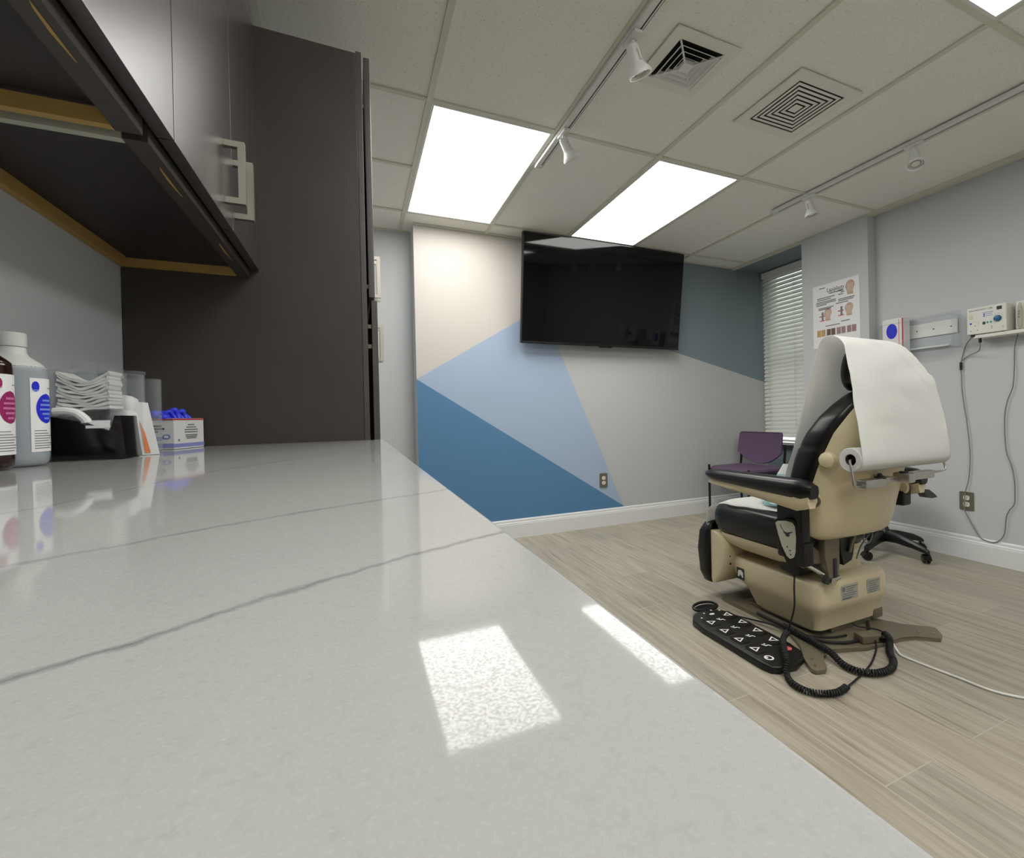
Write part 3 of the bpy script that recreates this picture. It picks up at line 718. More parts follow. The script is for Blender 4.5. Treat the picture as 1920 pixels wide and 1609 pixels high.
# rear mechanism
b=B(); prism(b,[(-.045,.13),(.045,.13),(.045,-.04),(.030,-.115),(.0,-.12),(-.022,-.09),(-.045,.0)],(1.755,1.300,.365),(1,0,0),(0,0,1),(0,.035,0),.005); obj('pivot_bracket',b,brown,ec)
b=B(); bx(b,1.757,1.775,1.294,1.30,.27,.35,.002); obj('bracket_slot',b,inkd,ec)
b=B(); tube(b,[(1.60,1.42,.375),(1.725,1.32,.285)],.010,12); tube(b,[(1.79,1.30,.27),(1.75,1.30,.262)],.010,12); obj('piston_rod',b,chrome,ec)
b=B(); lathe(b,(1.742,1.298,.262),[(.001,-.006),(.016,-.006),(.016,.012),(.001,.012)],(0,-1,0),16); obj('pivot_pin',b,chrome,ec)
b=B(); lathe(b,(1.712,1.302,.268),[(.001,-.006),(.014,-.006),(.014,.012),(.001,.012)],(0,-1,0),16); obj('pivot_nut',b,inkd,ec)
b=B(); prism(b,[(-.04,.10),(.075,.085),(.055,-.01),(.045,-.03),(-.005,-.045),(-.02,-.01)],(1.865,1.325,.345),(1,0,0),(0,0,1),(0,.07,0),.004); obj('actuator_housing',b,blackp,ec)
b=B(); tube(b,[(1.935,1.31,.46),(1.90,1.315,.40),(1.885,1.318,.355)],.007,10); obj('actuator_rod',b,brown,ec)
b=B(); tube(b,[(2.03,1.31,.44),(2.00,1.30,.40),(1.975,1.30,.385),(1.95,1.30,.40),(1.955,1.30,.43)],.003,8,smooth=6); tube(b,[(2.06,1.33,.44),(2.02,1.33,.40),(1.99,1.34,.36),(1.99,1.36,.30)],.003,8,smooth=6); obj('hose',b,inkg,ec)
b=B(); bx(b,1.66,2.04,1.33,1.43,.40,.50,.01); bx(b,1.68,1.84,1.40,1.50,.26,.36,.01); obj('carriage',b,blackp,ec)
b=B(); prism(b,[(0,0),(.06,.02),(.10,-.01),(.12,-.06),(.06,-.05),(.02,-.07)],(1.62,1.345,.385),(1,-.2,0),(0,0,1),(0,.02,0),.003); obj('linkage',b,brown,ec)
# roll holder
b=B(); bx(b,1.640,1.755,1.080,1.118,.671,.705,.006); bx(b,1.755,1.865,1.103,1.12,.681,.701,.003); bx(b,1.865,1.91,1.066,1.128,.677,.714,.008); bx(b,1.91,2.055,1.080,1.108,.684,.715,.004)
bx(b,1.82,1.86,1.11,1.20,.68,.70,.003); hb=obj('roll_holder_bar',b,steel,ec)
b=B(); tube(b,[(1.645,1.10,.684),(1.60,1.09,.684),(1.588,1.09,.695),(1.592,1.10,.745),(1.596,1.108,.770),(1.606,1.11,.778),(1.655,1.11,.778)],.0042,8,smooth=5); obj('wire_arm',b,steel,hb)
b=B(); tube(b,[(2.055,1.095,.705),(2.105,1.09,.705),(2.145,1.09,.712),(2.150,1.10,.745),(2.146,1.108,.770),(2.12,1.11,.778),(2.08,1.11,.778)],.0042,8,smooth=5); obj('wire_arm',b,steel,hb)
b=B(); lathe(b,(1.748,1.10,.702),[(.02,0),(.02,.006),(.009,.010),(.008,.018),(.001,.020)],n=20); obj('knob',b,blackp,hb); b=B(); lathe(b,(1.888,1.098,.712),[(.015,0),(.015,.006),(.001,.006)],n=20); obj('knob',b,blackp,hb)

# ------------------------------------------------------------ paper roll and sheet
pr=thing('exam_paper_roll','roll of white exam paper draped over the exam chair headrest and down onto the seat','paper roll',(1.868,1.11,.778))
b=B(); rings=[]
def ring_x(x,r): return [Vector((x,1.11+r*math.cos(2*PI*k/36),.778+r*math.sin(2*PI*k/36))) for k in range(36)]
loft(b,[ring_x(1.600,.021),ring_x(1.598,.041),ring_x(1.601,.043),ring_x(2.132,.043),ring_x(2.135,.041),ring_x(2.133,.021),ring_x(1.600,.021)],cap=False); obj('roll',b,paperm,pr)
b=B(); loft(b,[ring_x(1.603,.0208),ring_x(2.13,.0208),ring_x(2.13,.0195),ring_x(1.603,.0195),ring_x(1.603,.0208)],cap=False); obj('core',b,core,pr)
rows=[ # (xL,y,z) left ; then y,z offsets per column
 ((1.601,1.11,.7342),(1.70,1.11,.7342),(1.87,1.11,.7342),(2.03,1.11,.7342),(2.134,1.11,.7342)),
 ((1.601,1.0785,.7465),(1.70,1.0785,.7465),(1.87,1.0785,.7465),(2.03,1.0785,.7465),(2.134,1.0785,.7465)),
 ((1.601,1.066,.778),(1.70,1.066,.778),(1.87,1.066,.778),(2.03,1.066,.778),(2.134,1.066,.778)),
 ((1.603,1.079,.88),(1.71,1.079,.88),(1.87,1.079,.88),(2.03,1.078,.88),(2.134,1.074,.87)),
 ((1.605,1.096,.98),(1.71,1.092,.98),(1.87,1.090,.98),(2.03,1.092,.97),(2.133,1.088,.94)),
 ((1.608,1.106,1.05),(1.71,1.100,1.05),(1.87,1.098,1.05),(2.03,1.100,1.045),(2.128,1.098,1.00)),
 ((1.612,1.120,1.12),(1.71,1.114,1.12),(1.87,1.112,1.12),(2.02,1.114,1.105),(2.122,1.115,1.075)),
 ((1.616,1.138,1.19),(1.71,1.136,1.19),(1.87,1.136,1.185),(1.995,1.140,1.175),(2.106,1.150,1.130)),
 ((1.622,1.165,1.225),(1.71,1.165,1.224),(1.87,1.163,1.222),(1.990,1.168,1.212),(2.094,1.185,1.155)),
 ((1.626,1.205,1.238),(1.71,1.205,1.236),(1.87,1.205,1.230),(1.992,1.208,1.222),(2.092,1.21,1.162)),
 ((1.630,1.245,1.218),(1.71,1.245,1.215),(1.87,1.245,1.210),(2.01,1.245,1.195),(2.10,1.24,1.150)),
 ((1.632,1.270,1.150),(1.72,1.270,1.150),(1.87,1.270,1.150),(2.02,1.270,1.14),(2.12,1.265,1.095)),
 ((1.636,1.308,1.04),(1.73,1.308,1.04),(1.88,1.308,1.04),(2.03,1.300,1.03),(2.14,1.295,.99)),
 ((1.640,1.346,.93),(1.74,1.346,.93),(1.89,1.350,.93),(2.04,1.346,.93),(2.15,1.336,.90)),
 ((1.640,1.376,.82),(1.74,1.392,.82),(1.89,1.394,.82),(2.04,1.392,.82),(2.16,1.388,.81)),
 ((1.652,1.428,.70),(1.75,1.430,.70),(1.90,1.430,.70),(2.04,1.428,.70),(2.16,1.428,.70)),
 ((1.662,1.462,.58),(1.76,1.462,.58),(1.90,1.462,.58),(2.04,1.462,.58),(2.16,1.445,.58)),
 ((1.672,1.480,.525),(1.77,1.484,.525),(1.90,1.484,.525),(2.04,1.484,.525),(2.12,1.484,.520)),
 ((1.685,1.530,.510),(1.78,1.545,.512),(1.90,1.545,.512),(2.04,1.545,.512),(2.10,1.545,.508)),
 ((1.660,1.640,.508),(1.77,1.650,.516),(1.90,1.650,.512),(2.03,1.650,.512),(2.09,1.650,.506)),
 ((1.640,1.740,.505),(1.74,1.760,.518),(1.90,1.760,.514),(2.02,1.760,.512),(2.09,1.760,.505)),
 ((1.655,1.820,.500),(1.74,1.850,.508),(1.90,1.860,.505),(2.02,1.850,.505),(2.08,1.83,.498)),
 ((1.645,1.895,.475),(1.74,1.905,.470),(1.90,1.915,.468),(2.02,1.905,.470),(2.08,1.87,.470)),
 ((1.640,1.918,.43),(1.74,1.920,.42),(1.90,1.922,.42),(2.02,1.920,.42),(2.08,1.90,.43)),
 ((1.640,1.926,.35),(1.74,1.926,.36),(1.90,1.926,.36),(2.02,1.926,.36),(2.08,1.915,.37)),
]
cols=[]
for r in rows:
    cols.append(catmull([Vector(p) for p in r],8))
nC=len(cols[0]); grid=[]
for j in range(nC): grid.append(catmull([cols[i][j] for i in range(len(rows))],6))
b=B(); nR=len(grid[0]); vv=[]
for j in range(nC):
    col=[]
    for i in range(nR):
        p=grid[j][i].copy(); s_=i/nR; u=j/(nC-1)
        am=.0045*noise.noise(Vector((u*5,s_*22,1)))+.0026*noise.noise(Vector((u*14,s_*38,5)))
        if s_<.13: am=0
        # wrinkles radiating from the crown on the right
        if .26<s_<.54: am+=.016*max(0,u-.45)*math.sin(u*34+s_*60)+.004*math.sin(u*13-s_*30)*max(0,u-.3)
        nn=Vector((0,-1,.2)) if s_<.36 else (Vector((0,0,1)) if (s_<.45 or s_>.70) else Vector((0,1,.2)))
        if s_>.68: am=abs(am)
        p+=nn*am; col.append(b.verts.new(p))
    vv.append(col)
for j in range(nC-1):
    for i in range(nR-1): b.faces.new((vv[j][i],vv[j+1][i],vv[j+1][i+1],vv[j][i+1]))
sh=obj('sheet',b,paperm,pr,angle=80); md=sh.modifiers.new('thickness','SOLIDIFY'); md.thickness=.0010; md.offset=1

# teal packet on the seat
t=thing('supply_packet','teal and white soft packet leaning between the exam chair seat and backrest','packet',(1.72,1.55,.515))
b=B(); U=Vector((.22,-.95,.0)).normalized(); up=Vector((.05,-.42,.88)).normalized(); Nn=U.cross(up)
rings=[]
for s_,w_,d_ in ((0,.055,.006),(.04,.060,.016),(.10,.058,.018),(.17,.052,.012),(.22,.045,.004)):
    c_=Vector((1.735,1.57,.522))+up*s_
    rings.append([c_+U*(w_*math.cos(a))+Nn*(d_*math.sin(a)) for a in [2*PI*k/20 for k in range(20)]])
loft(b,rings)
for f in b.faces: f.material_index = 1 if sum(v.co.z for v in f.verts)/len(f.verts)>.67 else 0
obj('wrapper',b,[teal,labelw],t,angle=60)
t2=thing('folded_pouch','pale teal folded pouch lying flat on the exam chair seat','pouch',(1.80,1.62,.522))
b=B(); rings=[]
for s_ in range(9):
    y=1.545+s_*.0165; w_=.042*(1 if 0<s_<8 else .85); hh_=.009*math.sin(PI*(s_+.6)/9.2)+.002
    rings.append([Vector((1.745+w_*math.cos(a)+s_*.006,y,.530+hh_*math.sin(a)+.006)) for a in [2*PI*k/16 for k in range(16)]])
loft(b,rings); obj('pouch',b,teal,t2,angle=60)

# ------------------------------------------------------------ hand control on the chair's left side
t=thing('hand_control','black hand control with pale button face hung beside the exam chair seat','remote control',(1.55,1.345,.43))
wv=Vector((.62,-.785,0)).normalized(); Nn=wv.cross(Vector((0,0,1))); Nn=-Nn if Nn.x>0 else Nn
Uc=wv; Vc=Vector((0,0,1)); o=Vector((1.545,1.345,.43))
outl=[(-.040,.085),(-.034,.096),(.0,.100),(.030,.094),(.044,.080),(.047,.04),(.046,-.03),(.044,-.07),(.036,-.095),(.034,-.125),(.022,-.125),(.018,-.095),(-.002,-.072),(-.018,-.03),(-.030,.03)]
b=B(); prism(b,outl,o,Uc,Vc,-Nn*.026,.003); obj('body',b,blackp,t)
b=B(); face=[(-.038,.080),(-.030,.088),(.0,.091),(.024,.085),(.033,.070),(.036,.02),(.034,-.03),(.028,-.052),(.014,-.060),(.002,-.050),(-.016,-.01),(-.028,.035)]
prism(b,face,o+Nn*.0003,Uc,Vc,Nn*.0015,.0006); fc=obj('face_plate',b,facem,t)
b=B(); o2=o+Nn*.002
UU=Uc if Uc.cross(Vc).dot(Nn)>0 else -Uc
sg=1 if UU==Uc else -1
flat(b,o2,UU,Vc,[(sg*x,y) for x,y in [(-.022,.075),(-.019,.075),(-.008,.050),(.004,.044),(.024,.050),(.024,.046),(.006,.038),(-.006,.040)]][::sg])
flat(b,o2,UU,Vc,[(sg*x,y) for x,y in ellipse(.006,.036,.008,.008,12)][::1])
obj('chair_mark',b,inkd,fc,smooth=False)
for x,y in ((.004,-.012),(.014,-.026),(.016,-.042)): b=B(); flat(b,o2,UU,Vc,[(sg*p,q) for p,q in ellipse(x,y,.0032,.0032,10)]); obj('button',b,inkd,fc,smooth=False)
b=B(); dn=[o+Uc*.028-Nn*.013+Vc*-.125, (1.558,1.322,.26),(1.560,1.325,.18),(1.563,1.35,.10),(1.575,1.372,.065)]
tube(b,dn,.0035,8,smooth=8); obj('straight_cord',b,rubber,t)
def coil(bm,pts,R_,r_,pitch,k=10,n=6):
    P_=catmull([Vector(p) for p in pts],24); L=[0]
    for a,c_ in zip(P_,P_[1:]): L.append(L[-1]+(c_-a).length)
    tot=L[-1]; N_=int(tot/pitch*k); out=[]; j=0
    for i in range(N_+1):
        s_=tot*i/N_
        while j<len(L)-2 and L[j+1]<s_: j+=1
        t_=(s_-L[j])/max(1e-9,(L[j+1]-L[j])); p=P_[j].lerp(P_[j+1],t_); d=(P_[j+1]-P_[j]).normalized()
        u=d.cross(Vector((0,0,1))); 
        if u.length<1e-3: u=Vector((1,0,0))
        u.normalize(); v=u.cross(d); a=2*PI*i/k; out.append(p+(u*math.cos(a)+v*math.sin(a))*R_)
    tube(bm,out,r_,n)
b=B(); coil(b,[(1.575,1.372,.060),(1.52,1.345,.056),(1.455,1.285,.056),(1.41,1.235,.045),(1.372,1.200,.016),(1.352,1.150,.014),(1.362,1.105,.014),(1.395,1.075,.014),(1.445,1.060,.014),(1.500,1.068,.014)],.0085,.0036,.0095)
cc=obj('coiled_cord',b,rubber,t)
b=B(); tube(b,[(1.500,1.068,.014),(1.53,1.075,.010),(1.62,1.10,.006),(1.72,1.13,.006),(1.80,1.165,.006),(1.84,1.185,.006),(1.86,1.196,.012),(1.87,1.205,.032)],.0035,8,smooth=6); obj('straight_cord',b,rubber,t)

# foot control
t=thing('foot_control','black foot control pad with white arrow marks on the floor beside the exam chair','foot pedal',(1.45,1.49,0))
A=[(1.352,1.255),(1.375,1.238),(1.45,1.225),(1.51,1.245),(1.55,1.285),(1.562,1.35),(1.562,1.66),(1.545,1.715),(1.50,1.745),(1.44,1.752),(1.385,1.730),(1.352,1.69),(1.343,1.62),(1.343,1.30)]
b=B(); prism(b,A,(0,0,.002),(1,0,0),(0,1,0),(0,0,.027),.007,3); bd=obj('housing',b,blackp,t,angle=50)
ZF=.0296; o=Vector((0,0,ZF)); U=(1,0,0);V2=(0,1,0)
def ring_poly(bm,outer,inner,mi=0,z=ZF):
    n=len(outer); a=[bm.verts.new((x,y,z+.0006)) for x,y in outer]; c_=[bm.verts.new((x,y,z+.0006)) for x,y in inner]
    for i in range(n): bm.faces.new((a[i],a[(i+1)%n],c_[(i+1)%n],c_[i])).material_index=mi
for (x,y),s_ in [((1.408,1.63),1),((1.404,1.542),1),((1.402,1.457),1),((1.400,1.371),1),((1.523,1.66),-1),((1.526,1.573),-1),((1.521,1.485),-1),((1.516,1.396),-1)]:
    b=B(); ot=[(x-s_*.016,y-.020),(x+s_*.022,y),(x-s_*.016,y+.020)]; cx_=sum(p[0] for p in ot)/3; cy_=y
    inn=[(cx_+(p-cx_)*.55,cy_+(q-cy_)*.55) for p,q in ot]
    b2=B(); prism(b2,rrect(.062,.070,.016,4,x,y),(0,0,ZF-.001),(1,0,0),(0,1,0),(0,0,.0025),.001); kk=obj('button',b2,blackp,bd)
    ring_poly(b,ot,inn,z=ZF+.0016); obj('arrow_mark',b,inkw,kk,smooth=False)
for x,y in ((1.463,1.636),(1.463,1.548),(1.461,1.461),(1.458,1.375)):
    b=B(); flat(b,o,U,V2,[(x-.014,y+.012),(x-.010,y+.014),(x-.002,y),(x+.012,y-.002),(x+.016,y-.014),(x+.012,y-.016),(x+.008,y-.006),(x-.006,y-.006)],off=.0008)
    flat(b,o,U,V2,ellipse(x+.002,y+.010,.004,.004,10),off=.0008); obj('symbol',b,inkw,bd,smooth=False)
b=B(); flat(b,o,U,V2,ellipse(1.468,1.697,.014,.008,14),off=.0008); obj('lamp_symbol',b,inkw,bd,smooth=False)
for x,y in ((1.44,1.718),(1.398,1.684),(1.491,1.730),(1.525,1.712),(1.453,1.284)): b=B(); flat(b,o,U,V2,ellipse(x,y,.0045,.0045,10),off=.0008); obj('indicator',b,inkw,bd,smooth=False)
b=B(); ring_poly(b,ellipse(1.393,1.300,.018,.018,16),ellipse(1.393,1.300,.011,.011,16)); flat(b,o,U,V2,ellipse(1.388,1.304,.004,.004,10),off=.0008); obj('return_mark',b,inkw,bd,smooth=False)
b=B(); lathe(b,(1.513,1.319,ZF-.001),[(.015,0),(.015,.003),(.012,.004),(.001,.004)],n=20); obj('stop_button',b,redb,bd)
b=B(); Pq=[Vector((1.498+.066*math.cos(a),1.778+.034*math.sin(a),.030+.006*math.sin(a))) for a in [2*PI*k/30 for k in range(31)]]; tube(b,Pq,.0065,8); prism(b,ellipse(1.498,1.778,.062,.031),(0,0,.018),(1,0,0),(0,1,0),(0,0,.008),.002); obj('toe_ring',b,blackp,bd)
b=B(); tube(b,[(1.56,1.66,.02),(1.60,1.62,.014),(1.64,1.50,.022),(1.66,1.40,.022),(1.70,1.35,.024),(1.76,1.31,.024),(1.83,1.30,.022)],.004,8,smooth=8); obj('cord',b,rubber,t)

# second coiled cable looping round the foot + connector + mains cable
t=thing('coiled_cable','thick black coiled cable looping over the exam chair foot plate','cable',(1.70,1.2,.03))
b=B(); coil(b,[(1.655,1.46,.032),(1.648,1.38,.033),(1.640,1.30,.034),(1.625,1.22,.033),(1.615,1.165,.018),(1.62,1.115,.016),(1.665,1.075,.016),(1.735,1.068,.016),(1.80,1.095,.016),(1.86,1.145,.018),(1.925,1.185,.034),(1.955,1.225,.034)],.0095,.0040,.0100); obj('coil',b,rubber,t)
b=B(); tube(b,[(1.955,1.225,.034),(1.965,1.25,.034),(1.95,1.28,.034),(1.92,1.305,.036),(1.905,1.33,.045)],.0035,8,smooth=6); obj('lead',b,rubber,t)
b=B(); tube(b,[(1.668,1.62,.024),(1.668,1.45,.026),(1.68,1.33,.026),(1.73,1.27,.026),(1.82,1.245,.026),(1.93,1.275,.026),(2.02,1.335,.026)],.006,10,smooth=8)
tag(obj('cable',b,rubber,loc=(1.8,1.3,.02)),'smooth black cable lying along the foot of the cream exam chair base','cable')
t=thing('cable_connector','grey cable connector block on the exam chair foot plate trailing a white cord','connector',(1.88,1.225,.018))
b=B(); box(b,(1.865,1.235,.034),(.085,.050,.030),.004,2,Matrix.Rotation(-.25,3,'Z')); obj('block',b,brown,t)
b=B(); box(b,(1.905,1.205,.032),(.03,.024,.020),.004,2,Matrix.Rotation(-.6,3,'Z')); obj('plug',b,blackp,t)
b=B(); tube(b,[(1.915,1.198,.032),(1.925,1.18,.028),(1.91,1.15,.012),(1.893,1.122,.005),(1.894,1.07,.005),(1.897,1.031,.005),(1.904,.98,.005),(1.910,.936,.005),(1.919,.85,.005),(1.961,.783,.005),(2.05,.68,.005),(2.2,.55,.005)],.0042,8,smooth=8)
obj('power_cord',b,white,t)

# ------------------------------------------------------------ countertop and base cabinets
b=B(); bx(b,XL+.001,.072,-1.6,1.5285,.869,.899,.0018,2)
tag(obj('countertop',b,qz,loc=(-.23,0,.87),smooth=False),'long white quartz worktop with grey veins along the left wall','countertop')
# keep the vein coordinates in world space
o=bpy.data.objects['countertop']; 
o.data.transform(Matrix.Translation(o.location)); o.location=(0,0,0)
for i in range(4):
    y0=-1.58+i*.777; y1=y0+.775
    t=thing('base_cabinet','dark wood base cabinet under the white worktop','cabinet',(-.23,(y0+y1)/2,0),'base cabinets under the worktop')
    b=B(); bx(b,XL+.002,.03,y0,y1,.09,.868); bx(b,XL+.002,-.03,y0+.001,y1-.001,0,.09); obj('body',b,espresso,t,smooth=False)
    for ya,yb,hy in ((y0+.003,(y0+y1)/2-.002,(y0+y1)/2-.04),((y0+y1)/2+.002,y1-.003,(y0+y1)/2+.04)):
        b=B(); bx(b,.0305,.050,ya,yb,.095,.862,.0015); d_=obj('door',b,espresso_door,t)
        b=B(); tube(b,[(.051,hy,.80),(.08,hy,.80),(.08,hy,.66),(.051,hy,.66)],.005,8); obj('handle',b,nickel,d_)

# ------------------------------------------------------------ tall cabinet
t=thing('tall_cabinet','tall dark wood cabinet standing at the far end of the worktop','cabinet',(-.24,1.9,0))
b=B(); bx(b,XL+.001,.020,1.5300,1.548,0,2.052,.001); bx(b,XL+.001,.020,2.282,2.30,0,2.052,.001); bx(b,XL+.001,.020,1.548,2.282,2.034,2.052); bx(b,XL+.001,.020,1.548,2.282,.0,.10); bx(b,XL+.001,XL+.012,1.548,2.282,.1,2.034); bx(b,XL+.012,.0,1.548,2.282,1.27,1.288)
obj('body',b,espresso,t,smooth=False)
b=B(); bx(b,.0205,.036,1.5295,1.5475,.0,2.058,.0015); bx(b,.0205,.036,2.283,2.30,.0,2.058,.001); obj('face_frame',b,espresso_door,t)
def sq_handle(x,y,z0,z1,par,out=.034,w_=.011):
    b=B()
    prism(b,[(.0003,z0),(out,z0),(out,z1),(.0003,z1),(.0003,z1-w_),(out-w_,z1-w_),(out-w_,z0+w_),(.0003,z0+w_)],(x,y-w_/2,0),(1,0,0),(0,0,1),(0,w_,0))
    return obj('handle',b,nickel,par,smooth=False)
for z0,z1,xd,hz in ((1.327,2.045,.041,(1.413,1.566)),(.10,1.318,.047,(1.178,1.312))):
    for ya,yb,hy in ((1.5285,1.913,1.888),(1.917,2.300,1.945)):
        b=B(); bx(b,xd,xd+.017,ya,yb,z0,z1,.0015); d_=obj('door',b,espresso_door,t); sq_handle(xd+.017,hy,hz[0],hz[1],d_,.034,.012)
b=B()
for z in (1.90,1.36,1.24,1.18): b=B(); bx(b,.0362,.0405 if z>1.3 else .0465,1.533,1.541,z-.006,z+.006,.0005); obj('hinge',b,brown,t)

# ------------------------------------------------------------ wall cabinets
def wall_cab(y0,y1,doors,label,hs):
    t=thing('wall_cabinet',label,'cabinet',(-.39,(y0+y1)/2,1.356),'dark wood wall cabinets above the worktop')
    z0,z1=1.356,2.06; x1=-.258
    b=B(); bx(b,XL+.001,x1,y0,y0+.016,z0+.02,z1); bx(b,XL+.001,x1,y1-.016,y1,z0+.02,z1); bx(b,XL+.001,x1,y0+.016,y1-.016,z1-.016,z1); bx(b,XL+.001,XL+.01,y0+.016,y1-.016,z0+.036,z1-.016)
    bx(b,x1-.028,x1,y0,y1,z0,z0+.02)
    obj('body',b,espresso,t,smooth=False)
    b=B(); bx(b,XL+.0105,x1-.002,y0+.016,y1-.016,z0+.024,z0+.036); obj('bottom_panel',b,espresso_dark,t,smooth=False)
    b=B(); bx(b,XL+.001,XL+.016,y0+.015,y1-.001,z0,z0+.0235); bx(b,XL+.016,x1-.029,y1-.014,y1-.001,z0,z0+.0235); obj('bottom_rail',b,tan,t,smooth=False)
    b=B(); bx(b,XL+.001,x1-.029,y0+.001,y0+.014,z0,z0+.0235); obj('near_rail',b,facem,t,smooth=False)
    b=B()
    for a,c_ in hs: 
        prism(b,[(a,-.001),(a+.01,.0015),((a+c_)/2,.0032),(c_,.001),(c_,.0)],(x1-.010,0,z0-.0001),(0,1,0),(-1,0,0),(0,0,-.0006))
    if hs: obj('chipped_edge',b,tan,t,smooth=False)
    for ya,yb,hy in doors:
        b=B(); bx(b,-.255,-.235,ya,yb,1.376,2.058,.0012); d_=obj('door',b,espresso_door,t)
        if hy: sq_handle(-.235,hy,1.410,1.538,d_,.036,.012)
wall_cab(.842,1.5285,[(.868,1.223,1.163),(1.227,1.5275,1.248)],'dark wood wall cabinet with two square handles next to the tall cabinet',[(.914,1.022),(1.256,1.379)])
wall_cab(.155,.824,[(.160,.510,None),(.513,.865,None)],'dark wood wall cabinet nearest the camera at the upper left',[(.599,.684)])
for n_ in ('wall_cabinet',):
    pass

# ------------------------------------------------------------ items on the worktop
ZC=.8995
def bottle(x,y,r,label,bodym,capm,inkA,inkB,necks,word,ang):
    t=thing('bottle',label,'bottle',(x,y,ZC),'round medical bottles on the worktop')
    b=B(); lathe(b,(x,y,ZC),[(.001,.001),(r*.86,.001),(r*.97,.006),(r,.016),(r,.146),(r*.97,.1535),(r*.80,.161),(r*.48,.171),(.016,.176),(.0150,.187)],n=48); obj('body',b,bodym,t,angle=60)
    if necks:
        b=B(); lathe(b,(x,y,ZC),[(r*.985,.1525),(r*.82,.1612),(r*.50,.1715),(.0170,.1765),(.0162,.185),(.0152,.185)],n=40); obj('shoulder',b,capm,t)
    b=B(); lathe(b,(x,y,ZC),[(.0165,.186),(.0172,.188),(.0172,.205),(.0162,.2075),(.001,.208)],n=40); obj('cap',b,capm,t)
    # curved label: patches on the cylinder
    def patch(bm,poly,off,mi=0):
        # poly in (arc angle offset, z)
        b_=[bm.verts.new((x+(r+off)*math.cos(ang+a),y+(r+off)*math.sin(ang+a),ZC+z)) for a,z in poly]; f=bm.faces.new(b_); f.material_index=mi
    def band(bm,a0,a1,z0,z1,off,mi=0,n=14):
        for k in range(n):
            p=a0+(a1-a0)*k/n;q=a0+(a1-a0)*(k+1)/n
            patch(bm,[(p,z0),(q,z0),(q,z1),(p,z1)],off,mi)
    b=B(); band(b,-.60,.62,.022,.1365,.0006); lb=obj('paper_label',b,labelw,t)
    b=B()
    def disc(bm,ac,zc,ra,rz,off,mi,n=20):
        for k in range(n):   # horizontal strips so it wraps the cylinder
            z0=-1+2*k/n;z1=-1+2*(k+1)/n; w0=math.sqrt(max(0,1-z0*z0))*ra;w1=math.sqrt(max(0,1-z1*z1))*ra
            for j in range(6):
                f0=-1+2*j/6;f1=-1+2*(j+1)/6
                vs=[(ac+w0*f0,zc+z0*rz),(ac+w0*f1,zc+z0*rz),(ac+w1*f1,zc+z1*rz),(ac+w1*f0,zc+z1*rz)]
                try: patch(bm,vs,off,mi)
                except Exception: pass
    disc(b,.0,.0895,.42,.0235,.0010,0); disc(b,-.42,.1235,.13,.008,.0010,0)
    for k,(w_,zz) in enumerate(((.20,.102),(.28,.095),(.30,.088),(.22,.081),(.14,.074))): band(b,-w_,w_,zz-.0016,zz+.0016,.0014,1,8)
    band(b,-.52,-.32,.1170,.1185,.0014,1,3)
    for k in range(7): band(b,-.5,.1+.35*((k*37%10)/10),.050-.0038*k,.0512-.0038*k,.0010,2,6)
    band(b,-.5,.0,.0545,.0555,.0010,2,6); band(b,.1,.5,.121,.1222,.0010,2,4)
    for k in range(9): band(b,.50,.58,.028+k*.003,.0295+k*.003,.0010,2,1)
    obj('print',b,[inkA,inkB,inkg],lb,smooth=False)
bottle(-.4865,1.020,.0385,'clear plastic bottle with a blue oval label beside the black dispenser',alcohol,white,inkb,inkb2,True,'',-.05)
bottle(-.4875,.940,.0375,'dark amber bottle with a magenta oval label at the left edge',amber,white,inkm,inkm2,False,'',-.05)

t=thing('gauze_dispenser','black based clear acrylic dispenser filled with white gauze pads on the worktop','dispenser',(-.43,1.13,ZC))
b=B(); poly=[(-.478,.001),(-.3785,.001),(-.380,.008),(-.386,.078),(-.3945,.078),(-.399,.052),(-.404,.047),(-.434,.060),(-.445,.068),(-.478,.078)]
prism(b,[(p,q) for p,q in poly],(0,1.098,ZC),(1,0,0),(0,0,1),(0,.07,0),.0015); obj('base',b,blackg,t,angle=30)
def openbox(bm,x0,x1,y0,y1,z0,z1,w_=.002):
    bx(bm,x0,x0+w_,y0,y1,z0,z1); bx(bm,x1-w_,x1,y0,y1,z0,z1); bx(bm,x0+w_,x1-w_,y0,y0+w_,z0,z1); bx(bm,x0+w_,x1-w_,y1-w_,y1,z0,z1)
b=B(); openbox(b,-.477,-.399,1.100,1.165,ZC+.080,ZC+.156); bx(b,-.4785,-.3975,1.0985,1.1665,ZC+.1565,ZC+.1585); obj('acrylic_box',b,acryl,t,smooth=False)
b=B()
def puff(bm,c,s_,seed,n=20,m=14):
    rings=[]
    for i in range(m):
        ph=-PI/2+PI*(i+.5)/m; ring=[]
        for k in range(n):
            th=2*PI*k/n; d=Vector((math.cos(th)*math.cos(ph),math.sin(th)*math.cos(ph),math.sin(ph)))
            q=Vector([math.copysign(abs(v)**.65,v) for v in d]); q*=1+.10*noise.noise(d*2.6+Vector((seed,seed,0)))
            ring.append(Vector(c)+Vector((q.x*s_[0],q.y*s_[1],q.z*s_[2])))
        rings.append(ring)
    loft(bm,rings)
